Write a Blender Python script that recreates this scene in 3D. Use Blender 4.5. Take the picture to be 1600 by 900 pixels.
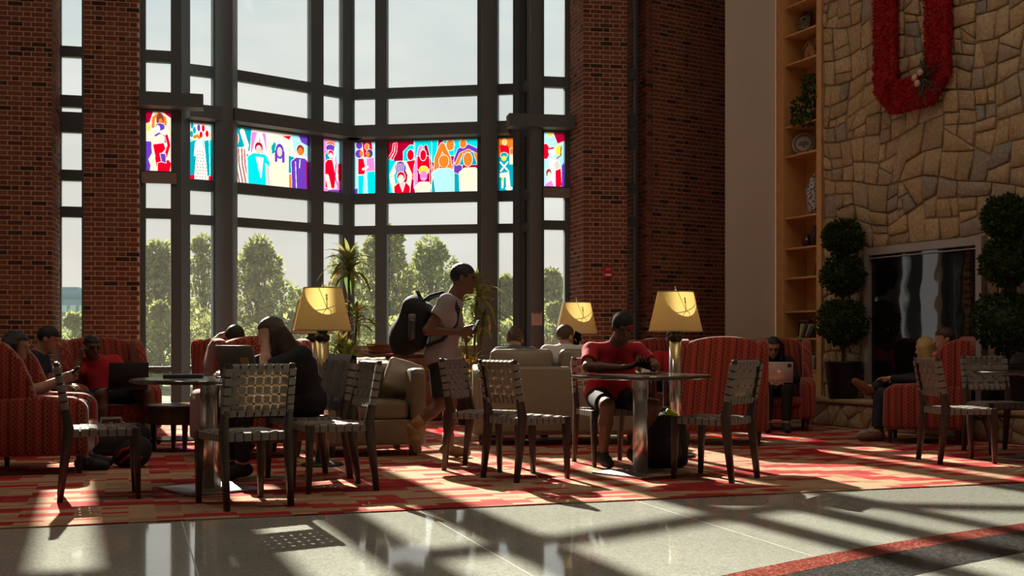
import bpy, bmesh, math, random
import numpy as np
from mathutils import Vector, Matrix, noise as mnoise

# ------------------------------------------------------------------ camera, sky, sun, exposure
for o in list(bpy.data.objects):
    bpy.data.objects.remove(o)
scene = bpy.context.scene
COL = scene.collection
cam_data = bpy.data.cameras.new('camera')
cam_data.sensor_width = 36.0
cam_data.lens = 1844 / 1600 * 36.0
cam_data.shift_y = 85 / 1600
cam_data.clip_end = 800
cam = bpy.data.objects.new('camera', cam_data)
COL.objects.link(cam)
cam.location = (0, 0, 1.0)
cam.rotation_euler = (math.radians(90), 0, 0)
scene.camera = cam

SUN_DIR = Vector((0.37, -1.0, -0.655)).normalized()      # the way sunlight travels
sun_data = bpy.data.lights.new('sun', 'SUN')
sun_data.energy = 22.0
sun_data.angle = math.radians(0.6)
sun_data.color = (1.0, 0.89, 0.74)
sun = bpy.data.objects.new('sun', sun_data)
COL.objects.link(sun)
sun.rotation_euler = SUN_DIR.to_track_quat('-Z', 'Y').to_euler()
sun.location = (-10, 40, 30)

world = bpy.data.worlds.new('sky')
scene.world = world
world.use_nodes = True
wn = world.node_tree.nodes
wl = world.node_tree.links
wn.clear()
w_out = wn.new('ShaderNodeOutputWorld')
w_bg = wn.new('ShaderNodeBackground')
w_tc = wn.new('ShaderNodeTexCoord')
w_sep = wn.new('ShaderNodeSeparateXYZ')
w_ramp = wn.new('ShaderNodeValToRGB')
w_ramp.color_ramp.elements[0].position = 0.0
w_ramp.color_ramp.elements[0].color = (0.80, 0.71, 0.64, 1)
w_ramp.color_ramp.elements[1].position = 0.5
w_ramp.color_ramp.elements[1].color = (0.46, 0.63, 0.74, 1)
e = w_ramp.color_ramp.elements.new(0.16)
e.color = (0.70, 0.68, 0.66, 1)
e = w_ramp.color_ramp.elements.new(0.30)
e.color = (0.55, 0.66, 0.72, 1)
w_map = wn.new('ShaderNodeMapping')
w_map.inputs['Scale'].default_value = (1.6, 1.6, 5.0)
w_noise = wn.new('ShaderNodeTexNoise')
w_noise.inputs['Scale'].default_value = 2.2
w_noise.inputs['Detail'].default_value = 6
w_cr = wn.new('ShaderNodeValToRGB')
w_cr.color_ramp.elements[0].position = 0.46
w_cr.color_ramp.elements[0].color = (0, 0, 0, 1)
w_cr.color_ramp.elements[1].position = 0.72
w_cr.color_ramp.elements[1].color = (1, 1, 1, 1)
w_mix = wn.new('ShaderNodeMixRGB')
w_mix.inputs[2].default_value = (0.86, 0.83, 0.80, 1)
wl.new(w_tc.outputs['Generated'], w_sep.inputs[0])
wl.new(w_sep.outputs['Z'], w_ramp.inputs[0])
wl.new(w_tc.outputs['Generated'], w_map.inputs['Vector'])
wl.new(w_map.outputs[0], w_noise.inputs['Vector'])
wl.new(w_noise.outputs['Fac'], w_cr.inputs[0])
wl.new(w_cr.outputs[0], w_mix.inputs[0])
wl.new(w_ramp.outputs[0], w_mix.inputs[1])
wl.new(w_mix.outputs[0], w_bg.inputs['Color'])
w_bg.inputs['Strength'].default_value = 1.10
wl.new(w_bg.outputs[0], w_out.inputs['Surface'])

scene.view_settings.view_transform = 'Standard'
scene.view_settings.look = 'None'
scene.view_settings.gamma = 1.0
scene.view_settings.use_curve_mapping = False
scene.view_settings.exposure = 0.0
scene.cycles.max_bounces = 10
scene.cycles.diffuse_bounces = 5
scene.cycles.transparent_max_bounces = 16
scene.cycles.use_denoising = True
scene.cycles.sample_clamp_indirect = 4.0

R = math.radians
rng = random.Random(7)

# ------------------------------------------------------------------ materials
MATS = {}
def mat(name, color=(0.5, 0.5, 0.5), rough=0.6, metal=0.0, spec=0.4, var=0.0, vscale=20.0, bump=0.0, bscale=60.0, sheen=0.0, coat=0.0):
    if name in MATS:
        return MATS[name]
    m = bpy.data.materials.new(name)
    m.use_nodes = True
    nt = m.node_tree
    b = nt.nodes['Principled BSDF']
    b.inputs['Base Color'].default_value = (*color, 1)
    b.inputs['Roughness'].default_value = rough
    b.inputs['Metallic'].default_value = metal
    b.inputs['Specular IOR Level'].default_value = spec
    if sheen:
        b.inputs['Sheen Weight'].default_value = sheen
    if coat:
        b.inputs['Coat Weight'].default_value = coat
        b.inputs['Coat Roughness'].default_value = 0.08
    if var or bump:
        tc = nt.nodes.new('ShaderNodeTexCoord')
    if var:
        n = nt.nodes.new('ShaderNodeTexNoise')
        n.inputs['Scale'].default_value = vscale
        n.inputs['Detail'].default_value = 5
        nt.links.new(tc.outputs['Object'], n.inputs['Vector'])
        mx = nt.nodes.new('ShaderNodeMixRGB')
        mx.inputs[1].default_value = (*[c * (1 - var) for c in color], 1)
        mx.inputs[2].default_value = (*[min(1, c * (1 + var)) for c in color], 1)
        nt.links.new(n.outputs['Fac'], mx.inputs[0])
        nt.links.new(mx.outputs[0], b.inputs['Base Color'])
    if bump:
        n2 = nt.nodes.new('ShaderNodeTexNoise')
        n2.inputs['Scale'].default_value = bscale
        n2.inputs['Detail'].default_value = 4
        nt.links.new(tc.outputs['Object'], n2.inputs['Vector'])
        bp = nt.nodes.new('ShaderNodeBump')
        bp.inputs['Strength'].default_value = bump
        bp.inputs['Distance'].default_value = 0.01
        nt.links.new(n2.outputs['Fac'], bp.inputs['Height'])
        nt.links.new(bp.outputs[0], b.inputs['Normal'])
    MATS[name] = m
    return m

def ramp_random(name, stops, rough, island=True, bump=0.0, bscale=40.0, grain=0.0, gscale=30.0, spec=0.3):
    """colour picked per piece (object random plus island random) from a stepped ramp"""
    m = bpy.data.materials.new(name)
    m.use_nodes = True
    nt = m.node_tree
    b = nt.nodes['Principled BSDF']
    b.inputs['Roughness'].default_value = rough
    b.inputs['Specular IOR Level'].default_value = spec
    oi = nt.nodes.new('ShaderNodeObjectInfo')
    geo = nt.nodes.new('ShaderNodeNewGeometry')
    ad = nt.nodes.new('ShaderNodeMath'); ad.operation = 'ADD'
    fr = nt.nodes.new('ShaderNodeMath'); fr.operation = 'FRACT'
    nt.links.new(oi.outputs['Random'], ad.inputs[0])
    nt.links.new(geo.outputs['Random Per Island'], ad.inputs[1])
    nt.links.new(ad.outputs[0], fr.inputs[0])
    rp = nt.nodes.new('ShaderNodeValToRGB')
    rp.color_ramp.interpolation = 'LINEAR'
    els = rp.color_ramp.elements
    els[0].position, els[0].color = stops[0][0], (*stops[0][1], 1)
    els[1].position, els[1].color = stops[-1][0], (*stops[-1][1], 1)
    for p, c in stops[1:-1]:
        el = els.new(p); el.color = (*c, 1)
    nt.links.new(fr.outputs[0], rp.inputs[0])
    out = rp.outputs[0]
    tc = nt.nodes.new('ShaderNodeTexCoord')
    if grain:
        n = nt.nodes.new('ShaderNodeTexNoise')
        n.inputs['Scale'].default_value = gscale
        n.inputs['Detail'].default_value = 6
        nt.links.new(geo.outputs['Position'], n.inputs['Vector'])
        mr = nt.nodes.new('ShaderNodeMapRange')
        mr.inputs['To Min'].default_value = 1 - grain
        mr.inputs['To Max'].default_value = 1 + grain
        nt.links.new(n.outputs['Fac'], mr.inputs['Value'])
        mul = nt.nodes.new('ShaderNodeMixRGB'); mul.blend_type = 'MULTIPLY'; mul.inputs[0].default_value = 1
        nt.links.new(out, mul.inputs[1])
        nt.links.new(mr.outputs[0], mul.inputs[2])
        out = mul.outputs[0]
    nt.links.new(out, b.inputs['Base Color'])
    if bump:
        n2 = nt.nodes.new('ShaderNodeTexNoise')
        n2.inputs['Scale'].default_value = bscale
        n2.inputs['Detail'].default_value = 6
        nt.links.new(geo.outputs['Position'], n2.inputs['Vector'])
        bp = nt.nodes.new('ShaderNodeBump')
        bp.inputs['Strength'].default_value = bump
        bp.inputs['Distance'].default_value = 0.02
        nt.links.new(n2.outputs['Fac'], bp.inputs['Height'])
        nt.links.new(bp.outputs[0], b.inputs['Normal'])
    MATS[name] = m
    return m

def nodes_mat(name):
    m = bpy.data.materials.new(name)
    m.use_nodes = True
    m.node_tree.nodes.clear()
    MATS[name] = m
    return m, m.node_tree.nodes, m.node_tree.links

BRICK = ramp_random('brick_clay', [(0.0, (0.045, 0.02, 0.017)), (0.08, (0.055, 0.023, 0.018)), (0.13, (0.145, 0.047, 0.031)),
                                   (0.55, (0.185, 0.061, 0.037)), (0.85, (0.22, 0.078, 0.046)), (1.0, (0.17, 0.068, 0.047))], 0.85, bump=0.25, bscale=70, grain=0.25, gscale=45)
BRICK_DARK = mat('brick_dark_course', (0.10, 0.035, 0.024), 0.85, var=0.3, vscale=30)
MORTAR = mat('mortar', (0.62, 0.46, 0.32), 0.95, var=0.2, vscale=30, bump=0.3, bscale=120)
STONE = ramp_random('limestone', [(0.0, (0.41, 0.28, 0.155)), (0.2, (0.47, 0.335, 0.185)), (0.45, (0.35, 0.25, 0.15)), (0.62, (0.50, 0.365, 0.215)),
                                  (0.80, (0.33, 0.255, 0.185)), (0.9, (0.27, 0.235, 0.205)), (1.0, (0.44, 0.295, 0.155))], 0.9, bump=0.8, bscale=45, grain=0.5, gscale=26)
STONE_MORTAR = mat('stone_mortar', (0.30, 0.23, 0.15), 0.95, var=0.25, vscale=18, bump=0.4, bscale=60)
FRAME = mat('window_frame_metal', (0.092, 0.112, 0.126), 0.5, spec=0.35)
FRAME_LIGHT = mat('window_trim_taupe', (0.24, 0.20, 0.17), 0.55)
PLASTER = mat('wall_plaster', (0.52, 0.44, 0.38), 0.9, var=0.04, vscale=3)
CEIL = mat('ceiling_paint', (0.62, 0.58, 0.52), 0.95)
SPANDREL = mat('sill_panel', (0.22, 0.17, 0.11), 0.7, var=0.1)
WOOD_SHELF = mat('shelf_oak', (0.52, 0.27, 0.10), 0.5, var=0.25, vscale=7)
WOOD_DARK = mat('espresso_wood', (0.045, 0.022, 0.016), 0.38, var=0.3, vscale=14, spec=0.5)
WOOD_RED = mat('cherry_wood', (0.20, 0.065, 0.03), 0.35, var=0.3, vscale=8, spec=0.5)
CHROME = mat('brushed_steel', (0.62, 0.60, 0.58), 0.22, metal=1.0)
STEEL_PLATE = mat('steel_plate', (0.45, 0.45, 0.45), 0.38, metal=1.0)
BLACK = mat('black_plastic', (0.012, 0.012, 0.014), 0.5)
BLACK_CLOTH = mat('black_cloth', (0.014, 0.015, 0.018), 0.85, bump=0.2, bscale=90)
TABLETOP = mat('table_laminate', (0.05, 0.03, 0.022), 0.16, spec=0.6)
LEATHER = mat('khaki_leather', (0.22, 0.175, 0.115), 0.42, var=0.12, vscale=9, bump=0.25, bscale=35, spec=0.5)
LEAF_DARK = mat('topiary_leaf', (0.035, 0.06, 0.02), 0.7, var=0.5, vscale=9)
POT = mat('pot_glaze', (0.018, 0.014, 0.013), 0.4)
BARK = mat('bark', (0.16, 0.10, 0.06), 0.9, var=0.3, vscale=20, bump=0.4, bscale=40)
SILVER = mat('laptop_aluminium', (0.55, 0.52, 0.50), 0.4, metal=0.6)
PAPER = mat('white_paper', (0.75, 0.73, 0.70), 0.9)

# clear glass: mostly see-through, a sharp reflection by angle, a trace of dust that catches the sun
def glass(name, tint=(0.93, 0.96, 0.95), dust=0.010):
    m, n, l = nodes_mat(name)
    o = n.new('ShaderNodeOutputMaterial')
    t = n.new('ShaderNodeBsdfTransparent'); t.inputs[0].default_value = (*tint, 1)
    g = n.new('ShaderNodeBsdfGlossy'); g.inputs['Roughness'].default_value = 0.0
    d = n.new('ShaderNodeBsdfTranslucent'); d.inputs[0].default_value = (0.8, 0.8, 0.75, 1)
    f = n.new('ShaderNodeFresnel'); f.inputs[0].default_value = 1.45
    m1 = n.new('ShaderNodeMixShader'); m2 = n.new('ShaderNodeMixShader')
    m1.inputs[0].default_value = dust
    l.new(t.outputs[0], m1.inputs[1]); l.new(d.outputs[0], m1.inputs[2])
    l.new(f.outputs[0], m2.inputs[0]); l.new(m1.outputs[0], m2.inputs[1]); l.new(g.outputs[0], m2.inputs[2])
    l.new(m2.outputs[0], o.inputs[0])
    return m
GLASS = glass('window_glass')
m, n, l = nodes_mat('stained_glass')
o_ = n.new('ShaderNodeOutputMaterial'); a_ = n.new('ShaderNodeAttribute'); a_.attribute_name = 'tint'
t_ = n.new('ShaderNodeBsdfTransparent'); d_ = n.new('ShaderNodeBsdfTranslucent'); x_ = n.new('ShaderNodeMixShader'); x_.inputs[0].default_value = 0.12
l.new(a_.outputs['Color'], t_.inputs[0]); l.new(a_.outputs['Color'], d_.inputs[0])
l.new(t_.outputs[0], x_.inputs[1]); l.new(d_.outputs[0], x_.inputs[2]); l.new(x_.outputs[0], o_.inputs[0])
STAINED = m
m, n, l = nodes_mat('lamp_shade_linen')
o_ = n.new('ShaderNodeOutputMaterial'); d_ = n.new('ShaderNodeBsdfDiffuse'); t_ = n.new('ShaderNodeBsdfTranslucent'); x_ = n.new('ShaderNodeMixShader')
d_.inputs[0].default_value = (0.62, 0.52, 0.34, 1); t_.inputs[0].default_value = (0.80, 0.60, 0.20, 1); x_.inputs[0].default_value = 0.42
l.new(d_.outputs[0], x_.inputs[1]); l.new(t_.outputs[0], x_.inputs[2]); l.new(x_.outputs[0], o_.inputs[0])
SHADE = m
m, n, l = nodes_mat('strap_webbing')
o_ = n.new('ShaderNodeOutputMaterial'); d_ = n.new('ShaderNodeBsdfPrincipled'); t_ = n.new('ShaderNodeBsdfTranslucent'); x_ = n.new('ShaderNodeMixShader')
d_.inputs['Base Color'].default_value = (0.27, 0.245, 0.225, 1); d_.inputs['Roughness'].default_value = 0.7; t_.inputs[0].default_value = (0.55, 0.42, 0.27, 1); x_.inputs[0].default_value = 0.30
l.new(d_.outputs[0], x_.inputs[1]); l.new(t_.outputs[0], x_.inputs[2]); l.new(x_.outputs[0], o_.inputs[0])
STRAP = m

def leaf_mat(name, c1, c2, trans, scale=0.6):
    m, n, l = nodes_mat(name)
    o = n.new('ShaderNodeOutputMaterial')
    geo = n.new('ShaderNodeNewGeometry'); mx = n.new('ShaderNodeMixRGB')
    mx.inputs[1].default_value = (*c1, 1); mx.inputs[2].default_value = (*c2, 1)
    l.new(geo.outputs['Random Per Island'], mx.inputs[0])
    d = n.new('ShaderNodeBsdfDiffuse'); t = n.new('ShaderNodeBsdfTranslucent'); x = n.new('ShaderNodeMixShader'); x.inputs[0].default_value = trans
    l.new(mx.outputs[0], d.inputs[0]); l.new(mx.outputs[0], t.inputs[0])
    l.new(d.outputs[0], x.inputs[1]); l.new(t.outputs[0], x.inputs[2]); l.new(x.outputs[0], o.inputs[0])
    return m
TREE_LEAF = leaf_mat('tree_leaf', (0.12, 0.15, 0.06), (0.40, 0.41, 0.15), 0.5)
DRAC_LEAF = leaf_mat('dracaena_leaf', (0.06, 0.11, 0.02), (0.24, 0.28, 0.06), 0.45)
DRAC_DRY = leaf_mat('dracaena_leaf_yellowed', (0.16, 0.18, 0.04), (0.40, 0.37, 0.12), 0.45)

# red fabric with wavy gold stripes running up the chair
def fabric(name, base, line, pitch=0.05, straight=False):
    m, n, l = nodes_mat(name)
    o = n.new('ShaderNodeOutputMaterial'); b = n.new('ShaderNodeBsdfPrincipled')
    b.inputs['Roughness'].default_value = 0.85; b.inputs['Sheen Weight'].default_value = 0.3
    b.inputs['Specular IOR Level'].default_value = 0.2
    tc = n.new('ShaderNodeTexCoord'); s = n.new('ShaderNodeSeparateXYZ'); l.new(tc.outputs['Object'], s.inputs[0])
    def mth(op, a, bb=None):
        k = n.new('ShaderNodeMath'); k.operation = op
        for i, v in enumerate((a, bb)):
            if v is None: continue
            if isinstance(v, (int, float)): k.inputs[i].default_value = v
            else: l.new(v, k.inputs[i])
        return k.outputs[0]
    u = mth('ADD', s.outputs['X'], s.outputs['Y'])
    wv = mth('MULTIPLY', mth('SINE', mth('MULTIPLY', s.outputs['Z'], 2 * math.pi / 0.036)), 0.0 if straight else 0.006)
    u1 = mth('FRACT', mth('DIVIDE', mth('ADD', u, wv), pitch))
    u2 = mth('FRACT', mth('DIVIDE', mth('ADD', mth('SUBTRACT', u, wv), 0.4), pitch))
    l1 = mth('LESS_THAN', mth('ABSOLUTE', mth('SUBTRACT', u1, 0.5)), 0.055)
    l2 = mth('LESS_THAN', mth('ABSOLUTE', mth('SUBTRACT', u2, 0.5)), 0.03)
    msk = mth('MAXIMUM', l1, l2)
    wide = mth('LESS_THAN', mth('FRACT', mth('DIVIDE', u, pitch * 2)), 0.5)
    mb = n.new('ShaderNodeMixRGB'); mb.inputs[1].default_value = (*base, 1); mb.inputs[2].default_value = (*[c * 0.62 for c in base], 1)
    l.new(wide, mb.inputs[0])
    mx = n.new('ShaderNodeMixRGB'); mx.inputs[2].default_value = (*line, 1)
    l.new(mb.outputs[0], mx.inputs[1]); l.new(mth('MULTIPLY', msk, 0.6), mx.inputs[0])
    l.new(mx.outputs[0], b.inputs['Base Color']); l.new(b.outputs[0], o.inputs[0])
    return m
FAB = fabric('wingback_fabric', (0.27, 0.022, 0.02), (0.46, 0.27, 0.10), 0.06)

# carpet: stepped blocks of red, rust and tan
m, n, l = nodes_mat('carpet_wool')
o_ = n.new('ShaderNodeOutputMaterial'); b_ = n.new('ShaderNodeBsdfPrincipled'); b_.inputs['Roughness'].default_value = 0.95; b_.inputs['Specular IOR Level'].default_value = 0.1
tc = n.new('ShaderNodeTexCoord'); mp = n.new('ShaderNodeMapping'); mp.inputs['Rotation'].default_value = (0, 0, R(-18))
sn = n.new('ShaderNodeVectorMath'); sn.operation = 'SNAP'; sn.inputs[1].default_value = (0.15, 0.07, 1)
nz = n.new('ShaderNodeTexNoise'); nz.inputs['Scale'].default_value = 2.7; nz.inputs['Detail'].default_value = 1.0
mp2 = n.new('ShaderNodeMapping'); mp2.inputs['Scale'].default_value = (0.55, 1.15, 1)
rp = n.new('ShaderNodeValToRGB'); rp.color_ramp.interpolation = 'CONSTANT'
els = rp.color_ramp.elements
els[0].position = 0; els[0].color = (0.30, 0.025, 0.025, 1)
els[1].position = 0.41; els[1].color = (0.42, 0.05, 0.045, 1)
for p, c in ((0.465, (0.42, 0.27, 0.17)), (0.57, (0.34, 0.20, 0.12)), (0.64, (0.36, 0.03, 0.03))):
    el = els.new(p); el.color = (*c, 1)
l.new(tc.outputs['Object'], mp.inputs['Vector']); l.new(mp.outputs[0], sn.inputs[0]); l.new(sn.outputs[0], mp2.inputs['Vector'])
l.new(mp2.outputs[0], nz.inputs['Vector']); l.new(nz.outputs['Fac'], rp.inputs[0])
n2 = n.new('ShaderNodeTexNoise'); n2.inputs['Scale'].default_value = 90; n2.inputs['Detail'].default_value = 3
l.new(tc.outputs['Object'], n2.inputs['Vector'])
mr = n.new('ShaderNodeMapRange'); mr.inputs['To Min'].default_value = 0.6; mr.inputs['To Max'].default_value = 1.35
l.new(n2.outputs['Fac'], mr.inputs['Value'])
mu = n.new('ShaderNodeMixRGB'); mu.blend_type = 'MULTIPLY'; mu.inputs[0].default_value = 1
l.new(rp.outputs[0], mu.inputs[1]); l.new(mr.outputs[0], mu.inputs[2]); l.new(mu.outputs[0], b_.inputs['Base Color'])
bp = n.new('ShaderNodeBump'); bp.inputs['Strength'].default_value = 0.4; bp.inputs['Distance'].default_value = 0.01
l.new(n2.outputs['Fac'], bp.inputs['Height']); l.new(bp.outputs[0], b_.inputs['Normal']); l.new(b_.outputs[0], o_.inputs[0])
CARPET = m

def terrazzo(name, base, chips, rough=0.14):
    m, n, l = nodes_mat(name)
    o = n.new('ShaderNodeOutputMaterial'); b = n.new('ShaderNodeBsdfPrincipled'); b.inputs['Roughness'].default_value = rough; b.inputs['Specular IOR Level'].default_value = 0.5
    tc = n.new('ShaderNodeTexCoord'); v = n.new('ShaderNodeTexVoronoi'); v.inputs['Scale'].default_value = 95
    l.new(tc.outputs['Object'], v.inputs['Vector'])
    rp = n.new('ShaderNodeValToRGB'); rp.color_ramp.interpolation = 'CONSTANT'
    rp.color_ramp.elements[0].color = (*base, 1); rp.color_ramp.elements[1].position = 0.5; rp.color_ramp.elements[1].color = (*chips[0], 1)
    el = rp.color_ramp.elements.new(0.75); el.color = (*chips[1], 1)
    sp = n.new('ShaderNodeSeparateColor'); l.new(v.outputs['Color'], sp.inputs[0]); l.new(sp.outputs[0], rp.inputs[0])
    nz = n.new('ShaderNodeTexNoise'); nz.inputs['Scale'].default_value = 1.3; nz.inputs['Detail'].default_value = 4; l.new(tc.outputs['Object'], nz.inputs['Vector'])
    mr = n.new('ShaderNodeMapRange'); mr.inputs['To Min'].default_value = 0.8; mr.inputs['To Max'].default_value = 1.2; l.new(nz.outputs['Fac'], mr.inputs['Value'])
    mu = n.new('ShaderNodeMixRGB'); mu.blend_type = 'MULTIPLY'; mu.inputs[0].default_value = 1
    l.new(rp.outputs[0], mu.inputs[1]); l.new(mr.outputs[0], mu.inputs[2]); l.new(mu.outputs[0], b.inputs['Base Color'])
    l.new(b.outputs[0], o.inputs[0])
    return m
TERRAZZO = terrazzo('terrazzo_grey', (0.37, 0.38, 0.34), [(0.42, 0.43, 0.385), (0.31, 0.32, 0.285)], 0.06)
TERRAZZO_RED = terrazzo('terrazzo_red', (0.24, 0.055, 0.045), [(0.36, 0.14, 0.11), (0.19, 0.03, 0.028)])
TERRAZZO_DARK = terrazzo('terrazzo_charcoal', (0.05, 0.05, 0.05), [(0.08, 0.08, 0.075), (0.03, 0.03, 0.03)])

# ------------------------------------------------------------------ object helpers
def link(name, me, material=None, parent=None, loc=None, rot=None, scale=None):
    o = bpy.data.objects.new(name, me)
    COL.objects.link(o)
    if material is not None and me is not None and not me.materials:
        me.materials.append(material)
    if parent is not None:
        o.parent = parent
    if loc is not None: o.location = loc
    if rot is not None: o.rotation_euler = rot
    if scale is not None: o.scale = scale
    return o
def tag(o, label=None, cat=None, group=None, kind=None):
    if label: o['label'] = label
    if cat: o['category'] = cat
    if group: o['group'] = group
    if kind: o['kind'] = kind
    return o
def thing(name, label, cat, loc=(0, 0, 0), rotz=0.0, group=None, kind=None):
    o = link(name, None, None, None, loc, (0, 0, rotz))
    o.empty_display_size = 0.1
    return tag(o, label, cat, group, kind)
def pymesh(name, verts, faces, smooth=False):
    me = bpy.data.meshes.new(name)
    me.from_pydata([tuple(v) for v in verts], [], [tuple(f) for f in faces])
    if smooth:
        me.polygons.foreach_set('use_smooth', [True] * len(me.polygons))
    me.update()
    return me
class MB:
    """collects shapes that belong to one part"""
    def __init__(s): s.v = []; s.f = []; s.sm = False
    def add(s, verts, faces):
        k = len(s.v); s.v += [tuple(v) for v in verts]; s.f += [tuple(i + k for i in f) for f in faces]; return s
    def box(s, c, size, M=None):
        x, y, z = [d / 2 for d in size]
        vs = [Vector((sx * x, sy * y, sz * z)) for sx in (-1, 1) for sy in (-1, 1) for sz in (-1, 1)]
        if M is not None: vs = [M @ v for v in vs]
        vs = [v + Vector(c) for v in vs]
        return s.add(vs, [(0, 1, 3, 2), (4, 6, 7, 5), (0, 4, 5, 1), (2, 3, 7, 6), (0, 2, 6, 4), (1, 5, 7, 3)])
    def loft(s, rings, cap=True, closed=False):
        n = len(rings[0]); k = len(s.v)
        for r in rings: s.v += [tuple(p) for p in r]
        m = len(rings)
        for i in range(m if closed else m - 1):
            a = k + i * n; b = k + ((i + 1) % m) * n
            for j in range(n):
                s.f.append((a + j, a + (j + 1) % n, b + (j + 1) % n, b + j))
        if cap and not closed:
            s.f.append(tuple(k + j for j in reversed(range(n))))
            s.f.append(tuple(k + (m - 1) * n + j for j in range(n)))
        return s
    def tube(s, pts, rad, n=10, cap=True):
        pts = [Vector(p) for p in pts]
        if not isinstance(rad, (list, tuple)): rad = [rad] * len(pts)
        rings = []; up = Vector((0, 0, 1)); prev = None
        for i, p in enumerate(pts):
            t = (pts[min(i + 1, len(pts) - 1)] - pts[max(i - 1, 0)]).normalized()
            if prev is None:
                a = t.cross(up)
                if a.length < 1e-3: a = t.cross(Vector((1, 0, 0)))
            else:
                a = prev - t * prev.dot(t)
            a.normalize(); prev = a; b = t.cross(a)
            rings.append([p + (a * math.cos(q) + b * math.sin(q)) * rad[i] for q in [2 * math.pi * j / n for j in range(n)]])
        return s.loft(rings, cap)
    def lathe(s, prof, c=(0, 0, 0), n=28, cap=True):
        rings = [[(c[0] + r * math.cos(q), c[1] + r * math.sin(q), c[2] + z) for q in [2 * math.pi * j / n for j in range(n)]] for r, z in prof]
        return s.loft(rings, cap)
    def ell(s, c, r, n=16, m=10, M=None):
        rings = []
        for i in range(m + 1):
            a = -math.pi / 2 + math.pi * i / m
            rr = max(1e-4, math.cos(a))
            ring = []
            for j in range(n):
                q = 2 * math.pi * j / n
                v = Vector((r[0] * rr * math.cos(q), r[1] * rr * math.sin(q), r[2] * math.sin(a)))
                if M is not None: v = M @ v
                ring.append(v + Vector(c))
            rings.append(ring)
        return s.loft(rings, True)
    def mesh(s, name, smooth=False): return pymesh(name, s.v, s.f, smooth)
    def build(s, name, material, parent=None, smooth=False, **kw):
        return link(name, s.mesh(name, smooth), material, parent, **kw)

def bevel_mesh(me, w, seg=2, angle=0.6):
    bm = bmesh.new(); bm.from_mesh(me)
    bmesh.ops.remove_doubles(bm, verts=bm.verts, dist=1e-5)
    bmesh.ops.recalc_face_normals(bm, faces=bm.faces)
    es = [e for e in bm.edges if len(e.link_faces) == 2 and e.calc_face_angle(0) > angle]
    bmesh.ops.bevel(bm, geom=es, offset=w, segments=seg, affect='EDGES', profile=0.5, clamp_overlap=True)
    for f in bm.faces: f.smooth = True
    bm.to_mesh(me); bm.free()
    return me
def rbox(name, c, size, w, material, parent, M=None, seg=3):
    me = MB().box(c, size, M).mesh(name)
    bevel_mesh(me, w, seg)
    o = link(name, me, material, parent)
    return o
def prism(name, poly, axis, d0, d1, w, material, parent, seg=3):
    """poly of 2D points extruded along axis ('x': poly is (y,z); 'y': poly is (x,z); 'z': poly is (x,y))"""
    def P(a, b, d): return (d, a, b) if axis == 'x' else (a, d, b) if axis == 'y' else (a, b, d)
    mb = MB().loft([[P(a, b, d0) for a, b in poly], [P(a, b, d1) for a, b in poly]])
    me = mb.mesh(name)
    if w: bevel_mesh(me, w, seg, 0.5)
    return link(name, me, material, parent)
def copy_tree(o, parent=None):
    c = o.copy(); COL.objects.link(c); c.parent = parent
    for ch in list(o.children): copy_tree(ch, c)
    return c

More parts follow.
